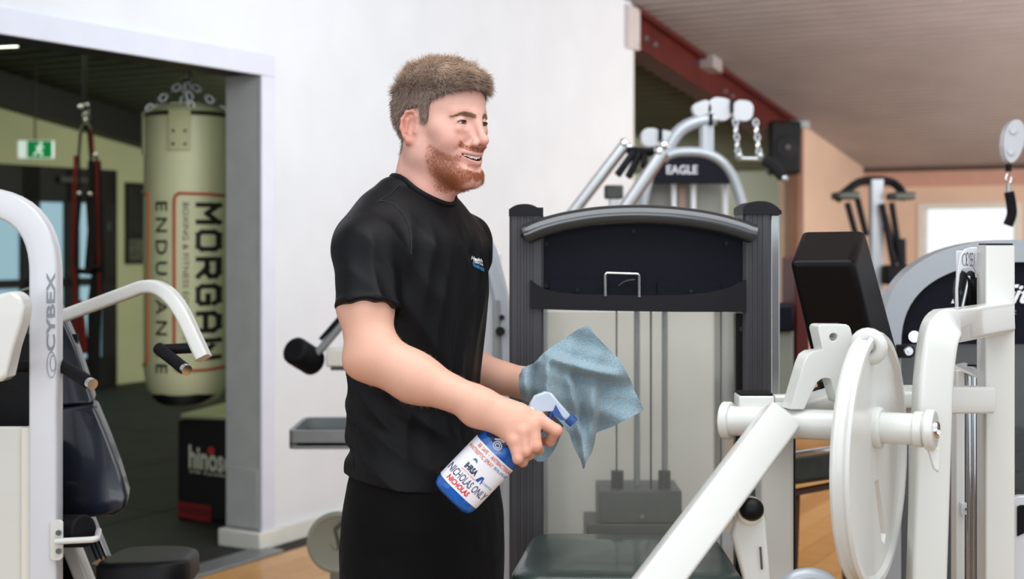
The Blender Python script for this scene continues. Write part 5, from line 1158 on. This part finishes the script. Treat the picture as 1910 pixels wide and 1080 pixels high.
cn /= np.linalg.norm(cn, axis=1, keepdims=True)+1e-12
cq = toH(Pc); outer = (cn * (Pc-frH((-.01, 0, .02)))).sum(1) > 0.01
topm = np.where(outer & (cq[:, 2] > .052+.012*rng.rand(len(cq))))[0]; sidem = np.where(outer & (cq[:, 2] <= .078))[0]
i = pick(topm, int(8000)); q_ = cq[i]; n_ = cn[i]
fw = Hf*.9+Hl*(-.25)                                  # brushed forward and to the near side
sw = noise3(Pc[i], 70, 21)[:, None]*Hl*.9+noise3(Pc[i], 90, 22)[:, None]*A3((0, 0, .6))
upn = (.62-.55*sstep(q_[:, 0], .0, .07))[:, None]; dirs = n_*upn+fw*(.55+.5*sstep(q_[:, 0], -.03, .06))[:, None]+sw+rng.normal(size=(len(i), 3))*.09
ln = .012+.010*rng.rand(len(i))+.006*sstep(q_[:, 0], .0, .05)
so_ = strands(Pc[i]-n_*.001, dirs, ln, hair_col(q_, 0), np.full(len(i), .00042), 'hair_top', M_hair, curl=.28, segs=4, droop=.45, grav=A3((0, 0, -1)))
i = pick(sidem, 9000); q_ = cq[i]; n_ = cn[i]
dirs = n_*.34+A3((0, 0, -.8))-Hf*.25+rng.normal(size=(len(i), 3))*.15+(Hf*1.1+A3((0, 0, .9)))*sstep(q_[:, 2], .04, .075)[:, None]
strands(Pc[i]-n_*.0012, dirs, .007+.006*rng.rand(len(i))+.005*sstep(q_[:, 2], .03, .07), hair_col(q_, 0), np.full(len(i), .00034), 'hair_sides', M_hair, curl=.12, segs=2)
# thin line of hair just below the cap edges on the scalp
i = pick(cand, 2500); q_ = vq[i]; n_ = Hn[i]
strands(Pv1[i], n_*.45+A3((0, 0, -.8))-Hf*.2+rng.normal(size=(len(i), 3))*.15, .005+.004*rng.rand(len(i)), hair_col(q_, 0), np.full(len(i), .0004), 'hairline', M_hair, segs=2)
bmv = beard_mask(vq)*on; cb_ = np.where(bmv > .35)[0]; pr_ = bmv[cb_]**1.3; i = cb_[rng.rand(len(cb_)) < pr_]; i = pick(i, 16000); q_ = vq[i]; n_ = Hn[i]
rb_ = rng.rand(len(i), 1); bc_ = L3('#a5623f')*(.65+.6*rb_)*np.where(rng.rand(len(i), 1) < .25, 1.5, 1); lb = .0018+.0034*sstep(-q_[:, 2], .07, .115)*sstep(q_[:, 0], .02, .06)+.0015*rng.rand(len(i))
strands(Pv1[i], n_*.55+A3((0, 0, -.75))+Hf*.15+rng.normal(size=(len(i), 3))*.22, lb, bc_, np.full(len(i), .00017), 'beard', mat('auburn_beard', '#8f4a2a', .55, attr='Col', spec=.3), curl=.3, segs=2)
i = np.where((brow_mask(vq)*on > .5))[0]; i = pick(i, 1000); q_ = vq[i]; n_ = Hn[i]; sgn_ = np.sign(q_[:, 1])[:, None]
strands(Pv1[i], n_*.35+Hl*sgn_*.9-Hf*.35+A3((0, 0, .12))+rng.normal(size=(len(i), 3))*.12, np.full(len(i), .005), L3('#97745a')*(.7+.6*rng.rand(len(i), 1)), np.full(len(i), .0002), 'eyebrows', M_hair, segs=2)
# fine pale hair on the near forearm
fa = np.where((Pv1[:, 2] > 1.15) & (Pv1[:, 2] < 1.30) & (Pv1[:, 0] > -.25) & (Pv1[:, 0] < -.05) & (Pv1[:, 1] < 2.5))[0]; i = pick(fa, 600); n_ = Hn[i]
strands(Pv1[i], n_*.35+A3((.7, 0, -.35))+rng.normal(size=(len(i), 3))*.2, np.full(len(i), .006), np.tile(L3('#d9b391'), (len(i), 1)), np.full(len(i), .00009), 'arm_hair', M_hair, segs=1)
# ---- t-shirt
zt_l = [.98, 1.02, 1.06, 1.12, 1.20, 1.28, 1.36, 1.42, 1.46, 1.49, 1.52, 1.545, 1.56]
def smooth_tab(z, v, n=121):
    zz = np.linspace(z[0], z[-1], n); vv = np.interp(zz, z, v); k = np.exp(-np.linspace(-2, 2, 15)**2); k /= k.sum(); return np.convolve(np.pad(vv, 7, mode='edge'), k, mode='valid')
hw_l = [.172, .168, .160, .154, .152, .156, .166, .170, .160, .135, .105, .080, .055]
hd_l = [.130, .124, .113, .105, .103, .106, .110, .108, .106, .090, .078, .068, .050]
cf_l = [.000, .000, -.010, -.019, -.020, -.016, -.012, -.012, -.008, -.014, -.018, -.022, -.022]
def loft(p, zl, wl_, dl, cl_):
    wl_, dl, cl_ = smooth_tab(zl, wl_), smooth_tab(zl, dl), smooth_tab(zl, cl_); zl = np.linspace(zl[0], zl[-1], 121)
    r = p-Tc; f_ = r @ Tf; l_ = r @ Tl; z = p[:, 2]
    w_ = np.interp(z, zl, wl_); d_ = np.interp(z, zl, dl); c_ = np.interp(z, zl, cl_); f_ = f_-c_
    k0 = (np.abs(f_/d_)**2.3+np.abs(l_/w_)**2.3)**(1/2.3); rr = np.sqrt(f_*f_+l_*l_)+1e-6; return (k0-1)*rr/k0*.95
def shirt_sdf(p, cut=True):
    d = loft(p, zt_l, hw_l, hd_l, cf_l); d = smax(d, p[:, 2]-1.575, .02)
    d = smin(d, rc(p, Tp(-.030, -.055, 1.512), SJn+A3((0, 0, .006)), .048, .050), .05); d = smin(d, rc(p, Tp(-.030, .055, 1.512), SJf+A3((0, 0, .002)), .050, .054), .05)
    d = smin(d, rc(p, Tp(-.035, -.080, 1.490), Tp(-.040, -.140, 1.455), .050, .050), .05)
    # sleeves
    for sj, e, rr in ((SJn, PP(688, 620, 2.455), (.0560, .0565)), (SJf, PP(846, 640, 2.86), (.054, .052))):
        e = A3(e); ax_ = (e-sj); L_ = float(np.linalg.norm(ax_)); ax_ /= L_; nrm = ax_ if sj is SJf else (ax_+A3((-.06, 0, 0))); nrm = nrm/np.linalg.norm(nrm)
        hrm = None
        hem = sj+ax_*(.108 if sj is SJn else .13)
        s_ = rc(p, sj, e, *rr); s_ = s_-.0030*np.exp(-(((p-hem) @ nrm+.007)/.005)**2); s_ = smax(s_, (p-hem) @ nrm, .003); d = smin(d, s_, .022)
    r = p-Tc; f_ = r @ Tf; l_ = r @ Tl; z = p[:, 2]
    # folds: long soft creases falling from the shoulders, pull lines at the waist
    def rdg(x): return 1-2*np.sqrt(np.sin(x*.5)**2+.02)
    up_ = 1-sstep(z, 1.44, 1.54)
    fold = .0030*rdg(l_*140+f_*40+(z-1.3)*-26+1.6*np.sin(z*11+l_*9))*sstep(f_, -.02, .04)*sstep(z, 1.02, 1.15)*up_*(.55+.45*np.sin(l_*47+z*13))
    fold += .0022*rdg(l_*90+z*60+f_*30)*sstep(z, 1.33, 1.42)*up_*sstep(f_, -.05, .03)
    fold += .0030*rdg(z*95+l_*45*np.sign(f_+.05)+f_*60+np.sin(l_*30)*1.5)*(1-sstep(z, 1.08, 1.20))
    fold += .0030*rdg((z*75+f_*90+l_*30)+np.sin(z*22)*1.3)*sstep(-l_, .02, .10)*(1-sstep(z, 1.30, 1.42))*sstep(z, 1.05, 1.14)
    fold += .0020*noise3(p, 34, 14); d = d-fold
    # side crease where the hem is caught above the hip
    d = d+.009*np.exp(-((z-1.085-.1*f_)/.012)**2)*sstep(-f_, .02, .09)
    d = smax(d, -(z-(1.022-.10*f_*1.4-.02*l_)), .004)
    # neck opening
    cR = Tp(-.008, 0, 1.54); ax_ = (NB+A3((0, 0, .12)))-NB; tilt = Tf*.35+A3((0, 0, 1)); tilt = tilt/np.linalg.norm(tilt)
    q = p-cR; hgt = q @ tilt; rad = np.sqrt(np.maximum((q*q).sum(1)-hgt*hgt, 0)); 
    if not cut: return d
    return smax(d, -np.maximum(rad-.0635, -(hgt+.07)), .003)
Ps, Qs_ = snet(shirt_sdf, (-.42, 2.32, .93), (.05, 3.0, 1.64), .0030*HQ)
M_sh = mat('black_knit_fabric', '#05060a', .45, sheen=.0, bump=.25, bscale=900, spec=.22, var=.12, vscale=60)
shirt = np_mesh('t_shirt', Ps, Qs_, M_sh, man, base_m)
# ribbed collar band following the edge of the neck opening
cR_ = Tp(-.008, 0, 1.54); tl_ = Tf*.35+A3((0, 0, 1)); tl_ = tl_/np.linalg.norm(tl_); e1_ = np.cross(Tl, tl_); e1_ /= np.linalg.norm(e1_); e2_ = np.cross(tl_, e1_)
hs = []; ts_ = np.linspace(-.10, .10, 401)
for k in range(72):
    a = 2*PI*k/72; pq = (cR_+(e1_*math.cos(a)+e2_*math.sin(a))*.0640)[None]+tl_[None]*ts_[:, None]; dv = shirt_sdf(pq.astype(np.float32), False); ins_ = np.where(dv < 0)[0]; hs.append(ts_[ins_[-1]] if len(ins_) else 0)
hs = np.array(hs); kk = np.hanning(9); kk /= kk.sum(); hs = np.convolve(np.r_[hs[-4:], hs, hs[:4]], kk, mode='valid')
cpts = [Vector(tuple((cR_+(e1_*math.cos(2*PI*k/72)+e2_*math.sin(2*PI*k/72))*.0645+tl_*hs[k]))) for k in range(72)]
MB().sweep(cpts, circ(.0032, 10, .0062), up=tuple(tl_), closed=True).build('collar', M_sh, shirt, ang=80)
# seams as fine raised lines
def on_shirt(x, y, Y0=2.2):
    from mathutils.bvhtree import BVHTree
    global _bv
    if '_bv' not in globals(): _bv = BVHTree.FromPolygons([tuple(v) for v in Ps], [tuple(f) for f in Qs_])
    a = V(0, 0, HC); d_ = (P(x, y, 1.0)-a).normalized(); hit = _bv.ray_cast(a, d_)
    return hit
def seam(pts, name='seam', r=.0009):
    out = []
    for x, y in pts:
        h_ = on_shirt(x, y)
        if h_[0] is not None: out.append(h_[0]+h_[1]*.0006)
    if len(out) > 2: MB().tube(out, r, 6).build(name, mat('black_thread', '#16171c', .6), shirt)
seam([(700, 378), (708, 375), (718, 376), (735, 382), (748, 394), (757, 408), (763, 424), (766, 440), (767, 456), (766, 475)]) ; seam([(745, 345), (735, 356), (722, 366), (708, 374)])
# chest emblem
M_we = mat('white_embroidery', '#dfe3e6', .6, bump=.4, bscale=500); M_be = mat('blue_embroidery', '#2f7fb8', .6, bump=.4, bscale=500)
def emb(body, x0_, y0_, x1_, y1_, hx, hy, m_, bold=.02, shear=0.0):
    vs, fs = text_geo(body, bold, shear); out = []
    for a, b, _ in vs:
        x = x0_+(x1_-x0_)*a+hx*b; y = y0_+(y1_-y0_)*a+hy*b; h_ = on_shirt(x, y); out.append(h_[0]+h_[1]*.0012 if h_[0] is not None else P(x, y, 2.6))
    q = MB(); q.add(out, fs); q.build('embroidered_emblem', m_, shirt)
try:
    emb('Health', 878, 484, 899, 490, 0, -7, M_we, .03, .2); emb('CENTRE', 882, 489, 900, 496, 0, -4, M_we, .03); emb('TRAINER', 880, 496, 903, 507, 0, -6.5, M_be, .03)
except Exception as ex_: print('emblem', ex_)
# ---- trousers and shoes
def trouser_sdf(p):
    zl = [.70, .80, .88, .95, 1.00, 1.06, 1.10]; d = loft(p, zl, [.165, .170, .172, .170, .164, .150, .140], [.120, .132, .136, .134, .124, .110, .10], [.0, .0, .0, .0, .0, 0, 0])
    d = smax(d, .78-p[:, 2], .03); d = smax(d, p[:, 2]-1.06, .004)
    for s in (-1, 1):
        k_ = Tp(.010, s*.098, .50); a_ = Tp(-.020, s*.105, .085); l2 = rc(p, Tp(.0, s*.082, .84), k_, .098, .078); l2 = smin(l2, rc(p, k_, a_, .078, .062), .03); d = smin(d, l2, .02)
    d = smax(d, .055-p[:, 2], .003); return d-.0022*noise3(p, 30, 33)-.0015*noise3(p, 75, 34)
Pt, Qt = snet(trouser_sdf, (-.42, 2.36, .02), (.09, 2.98, 1.10), .0055)
np_mesh('trousers', Pt, Qt, mat('black_track_fabric', '#040406', .75, sheen=.02, spec=.15, bump=.15, bscale=700, var=.1, vscale=40), man, base_m)
M_shoe = mat('dark_trainer_mesh', '#1b1c20', .6, bump=.3, bscale=300)
for s in (-1, 1):
    def shoe(p, s=s):
        d = rc(p, Tp(-.060, s*.105, .050), Tp(.03, s*.110, .058), .040, .042); d = smin(d, rc(p, Tp(.03, s*.110, .050), Tp(.150, s*.118, .038), .042, .036), .03)
        d = smin(d, rc(p, Tp(-.045, s*.105, .06), Tp(-.03, s*.105, .11), .038, .040), .02); return smax(d, .004-p[:, 2], .006)
    a_, b_ = snet(shoe, (-.50, 2.20, -.03), (.20, 3.1, .18), .006); np_mesh('shoe', a_, b_, M_shoe, man, base_m)
# ================================================================ SPRAY BOTTLE
YBt = 2.432
def Bp(x, y, d=0.0): return P(x, y, YBt+d)
b_ax = (Bp(984, 782)-Bp(840, 931)).normalized(); b_sd = Bp(872, 966)-Bp(808, 897); b_sd = (b_sd-b_ax*b_sd.dot(b_ax)).normalized(); b_dp = V(0, 1, 0)
b0 = Bp(841, 930)
bot = thing('spray_bottle', 'clear spray bottle of blue liquid with white paper label, held in the near hand', 'spray bottle', b0)
def bring(t, w_, d_, n=28, e=2.6, sh=0.0):
    o = []
    for i in range(n):
        a = 2*PI*i/n; c_, s_ = math.cos(a), math.sin(a); o.append(b0+b_ax*t+b_sd*(sh+w_*math.copysign(abs(c_)**(2/e), c_))+b_dp*(d_*math.copysign(abs(s_)**(2/e), s_)))
    return o
def bloft(rows, caps=True):
    n = len(rows[0]); vs = [p for r in rows for p in r]; fs = []
    for i in range(len(rows)-1):
        for j in range(n): fs.append((i*n+j, i*n+(j+1) % n, (i+1)*n+(j+1) % n, (i+1)*n+j))
    if caps: fs += [tuple(range(n-1, -1, -1)), tuple((len(rows)-1)*n+j for j in range(n))]
    return MB().add(vs, fs)
prof_b = [(.0, .034, .022), (.004, .040, .026), (.012, .0430, .0285), (.060, .0430, .0285), (.105, .0425, .0285), (.122, .0400, .027), (.138, .0320, .023), (.152, .0210, .018), (.162, .0150, .0145), (.176, .0135, .0135), (.190, .0135, .0135)]
M_pet = mat('clear_plastic_bottle', '#f2f8ff', .04, trans=1.0, ior=1.25, coat=.3)
bloft([bring(t, w_, d_) for t, w_, d_ in prof_b]).build('bottle_shell', M_pet, bot, ang=60)
M_liq = mat('bright_blue_liquid', '#0878de', .12, trans=.0, ior=1.33, coat=.6, var=.12, vscale=25)
liq = [(t, w_-.0016, d_-.0016) for t, w_, d_ in prof_b if t < .125]; liq[0] = (.003, liq[0][1], liq[0][2])
rows = [bring(t, w_, d_) for t, w_, d_ in liq]
surf = [p for p in bring(.130, .0345, .0235)]; rows.append([p-b_ax*max(-.02, min(.012, (p.z-(b0+b_ax*.128).z)*1.0)) for p in surf]); bloft(rows).build('liquid', M_liq, bot, ang=60)
# label wrapped on the face towards the camera
def lab(u, v, off=.0008):                            # u across (0 top-left .. 1), v up the axis
    x = -.0445+.089*u; t = .020+.090*v; k = max(0, 1-(abs(x)/.0437)**2.6); y = .0290*k**(1/2.6)
    return b0+b_ax*t+b_sd*max(-.0437, min(.0437, x))-b_dp*(y+off)
n = 28; vs = []; fs = []
for j in range(9):
    for i_ in range(n+1): vs.append(lab(.0+i_/n*.97, j/8, .0006))
for j in range(8):
    for i_ in range(n): a = j*(n+1)+i_; fs.append((a, a+1, a+n+2, a+n+1))
labo = MB().add(vs, fs).build('paper_label', mat('white_paper', '#e9eaf0', .35, coat=.5, var=.02), bot, ang=90)
M_li = mat('dark_ink', '#23304f', .5); M_lr = mat('red_marker', '#d3202f', .5); M_lp = mat('grey_marker', '#44496a', .5); M_lo = mat('orange_red_ink', '#d2583a', .5); M_lb = mat('blue_ink', '#2f74b5', .5)
def ltx(s_, u0, u1, v0, v1, m_, bold=.0, shear=0.0): text_on(lambda a, b: lab(u0+(u1-u0)*a, v0+(v1-v0)*b, .0013), s_, 'lettering', m_, labo, bold=bold, shear=shear)
ltx('BE SAFE  -  ANTIBACTERIAL', .14, .98, .885, .965, M_lo, .01); ltx('ANTISEPTIC SPRAY', .02, .62, .765, .845, M_lo, .01); ltx('(RE-FILL & RE-USE)', .65, .98, .765, .845, M_lb, .01)
ltx('IHRSA', .22, .50, .43, .56, M_li, .05); ltx('SUPPORTING MEMBER', .20, .56, .375, .405, M_lo, .0); ltx('ACCREDITED', .66, .92, .44, .48, M_lb, .0)
ltx('NICHOLAS ONLY', .02, .95, .185, .345, M_lp, .012, .1); ltx('NICHOLAS', .13, .66, .045, .155, M_lr, .035, .08)
q = MB(); q.add([lab(a, b, .0013) for a, b in ((.55, .40), (.62, .40), (.64, .50), (.67, .40), (.69, .40), (.66, .545), (.60, .53))], [(0, 1, 2, 6), (2, 3, 4, 5), (6, 2, 5)]); q.build('printed_logo', mat('blue_logo_ink', '#1c4f9c', .5), labo)
q = MB(); q.add([lab(a, b, .0013) for a, b in ((.24, .64), (.30, .66), (.36, .64), (.34, .69), (.28, .71))], [(0, 1, 2, 3, 4)]); q.build('printed_logo', M_lb, labo)
# printed emblem above the label on the bottle
M_bw = mat('white_bottle_print', '#dfe8f2', .4)
def bs(x, t, off=.0012):
    w_ = np.interp(t, [a for a, _, _ in prof_b], [a for _, a, _ in prof_b]); d_ = np.interp(t, [a for a, _, _ in prof_b], [a for _, _, a in prof_b]); k = max(0, 1-(abs(x)/w_)**2.6); return b0+b_ax*t+b_sd*x-b_dp*(d_*k**(1/2.6)+off)
q = MB(); q.tube([bs(-.008+.0075*math.cos(2*PI*i_/20), .1235+.0065*math.sin(2*PI*i_/20)) for i_ in range(20)], .0009, 6, closed=True); q.build('printed_emblem', M_bw, bot)
q = MB(); q.tube([bs(-.008+.004*math.cos(2*PI*i_/14), .1235+.0035*math.sin(2*PI*i_/14)) for i_ in range(14)], .0009, 6, closed=True); q.build('printed_emblem', M_bw, bot)
q = MB(); q.tube([bs(-.019, .128), bs(-.012, .1345), bs(-.003, .1365)], .0013, 6); q.build('printed_emblem', M_bw, bot)
# trigger head
nk = b0+b_ax*.188
MB().cyl(nk, nk+b_ax*.022, .0160, .0150, 24).build('screw_collar', mat('white_plastic', '#dfe6ee', .3, coat=.3), bot, bevel=.001)
M_tp = mat('translucent_white_plastic', '#c7d6e6', .25, coat=.4, trans=.25)
c0 = nk+b_ax*.026
hp_ = [c0+b_ax*a+b_sd*b for a, b in ((-.006, -.016), (.012, -.020), (.030, -.012), (.036, -.002), (.034, .016), (.031, .048), (.020, .048), (.014, .020), (.006, .012), (-.006, .010))]
MB().prism([p-b_dp*.010 for p in hp_], b_dp*.020).build('spray_head', M_tp, bot, bevel=.003, seg=3)
nz_ = c0+b_ax*.0255+b_sd*.048
MB().sweep([nz_, nz_+b_sd*.013], rrect(.018, .018, .003), up=tuple(b_ax)).build('nozzle', mat('blue_plastic', '#14468f', .3, coat=.3), bot, bevel=.001)
MB().prism([c0+b_ax*a+b_sd*b-b_dp*.0112 for a, b in ((.027, .016), (.018, .046), (.014, .040), (.012, .022))], b_dp*.0224).build('side_inset', MATS['blue_plastic'], bot)
MB().tube(catmull([c0+b_ax*.014+b_sd*.020, c0+b_ax*.002+b_sd*.026, c0-b_ax*.014+b_sd*.024, c0-b_ax*.026+b_sd*.030], 5), .0050, 10).build('trigger', MATS['blue_plastic'], bot)
MB().tube([nk+b_ax*.0, b0+b_ax*.02], .0022, 8).build('dip_tube', M_tp, bot)
# ================================================================ CLOTH
clo = thing('cleaning_cloth', 'pale blue microfibre cloth draped over the far hand', 'cloth', P(1080, 720, 2.74))
def polyline(pts, n):
    p = np.array(pts, float); d = np.r_[0, np.cumsum(np.hypot(*np.diff(p, axis=0).T))]; t = np.linspace(0, d[-1], n); return np.stack([np.interp(t, d, p[:, 0]), np.interp(t, d, p[:, 1])], 1)
def cdepth(x, y):
    dx = x-1042; dy = y-690; r = math.hypot(dx, dy); th = math.atan2(dy, dx); Y = 2.735
    Y -= .034*math.exp(-((x-1015)**2+(y-712)**2)/(2*38**2))
    rl = 664+.40*(x-1020)-.0009*(x-1020)**2
    Y -= .026*math.exp(-((y-rl)/11)**2)*sst(x, 1005, 1030)*(1-sst(x, 1120, 1185)); Y += .012*math.exp(-((y-rl-20)/12)**2)*sst(x, 1030, 1060)*(1-sst(x, 1140, 1190))
    k = sst(r, 15, 90)
    Y += .010*k*math.sin(6.0*th+.6)*sst(y, 690, 760)
    e = x-(1118-.10*(y-720)); Y += (.030*(1/(1+math.exp(-e/3.5)))*math.exp(-max(0, e)/34)-.020*math.exp(-((e+10)/13)**2))*sst(y, 690, 745)
    e = x-(1068+.20*(y-700)); Y += (.020/(1+math.exp(-e/3))*math.exp(-max(0, e)/24)-.014*math.exp(-((e+8)/9)**2))*sst(y, 668, 712)
    e = x-(1012+.0*(y-700)); Y -= .016*math.exp(-((e-8)/7)**2)*sst(y, 660, 680); Y += .022*math.exp(-((e+12)/10)**2)*sst(y, 668, 690)
    Y -= .012*math.exp(-((x-978-.1*(y-700))/7)**2)*sst(y, 680, 700)
    Y += .003*math.sin(x*.11+y*.05)+.003*math.sin(y*.13-x*.04)+.02*sst(x, 1120, 1200); return 2.735+(Y-2.735)*1.3
def sst(x, a, b): t = min(1, max(0, (x-a)/(b-a))); return t*t*(3-2*t)
M_cl = mat('pale_blue_terry', '#8ba6b3', .9, sheen=.4, bump=1.0, bscale=420, var=.16, vscale=260)
def sheet(Lp_, Rp_, depth, nr=70, nc=70, name='sheet', th=.0032):
    Lq = polyline(Lp_, nr); Rq = polyline(Rp_, nr); vs = []
    for i in range(nr):
        for j in range(nc):
            t = j/(nc-1); x = Lq[i, 0]*(1-t)+Rq[i, 0]*t; y = Lq[i, 1]*(1-t)+Rq[i, 1]*t; vs.append(P(x, y, depth(x, y)))
    k = len(vs); vs2 = [p+V(0, th, 0) for p in vs]; fs = []
    for i in range(nr-1):
        for j in range(nc-1): a = i*nc+j; fs.append((a, a+1, a+nc+1, a+nc)); fs.append((a+k, a+nc+k, a+nc+1+k, a+1+k))
    b = [j for j in range(nc)]+[i*nc+nc-1 for i in range(1, nr)]+[(nr-1)*nc+j for j in range(nc-2, -1, -1)]+[i*nc for i in range(nr-2, 0, -1)]
    for q_ in range(len(b)): a, c = b[q_], b[(q_+1) % len(b)]; fs.append((a, a+k, c+k, c))
    return MB().add(vs+vs2, fs).build(name, M_cl, clo, ang=75)
sheet([(1090, 609), (1080, 613), (1062, 625), (1045, 637), (1025, 650), (1012, 660), (998, 677), (975, 686), (968, 700), (968, 722), (972, 745), (990, 752), (1015, 762), (1035, 776), (1050, 792), (1062, 810), (1070, 835), (1084, 860), (1087, 874)],
      [(1094, 607), (1102, 610), (1106, 620), (1125, 640), (1140, 655), (1153, 668), (1166, 688), (1176, 708), (1185, 732), (1194, 750), (1201, 763), (1190, 771), (1165, 785), (1140, 797), (1112, 807), (1110, 822), (1104, 845), (1094, 860), (1090, 874)], cdepth, 90, 70, 'cloth')
def d2(x, y): return 2.80+.008*math.sin(x*.16+y*.03)+.006*math.sin(y*.1)
sheet([(972, 745), (975, 770), (980, 800), (985, 830), (990, 852), (1003, 861)], [(1050, 770), (1052, 790), (1046, 812), (1038, 832), (1026, 852), (1012, 861)], d2, 30, 24, 'cloth_fold')
def d3(x, y): return 2.815+.01*math.sin(x*.1)
sheet([(1012, 662), (985, 688), (970, 712), (973, 742), (990, 756)], [(1080, 640), (1090, 680), (1090, 720), (1075, 750), (1050, 770)], d3, 20, 20, 'cloth_back')
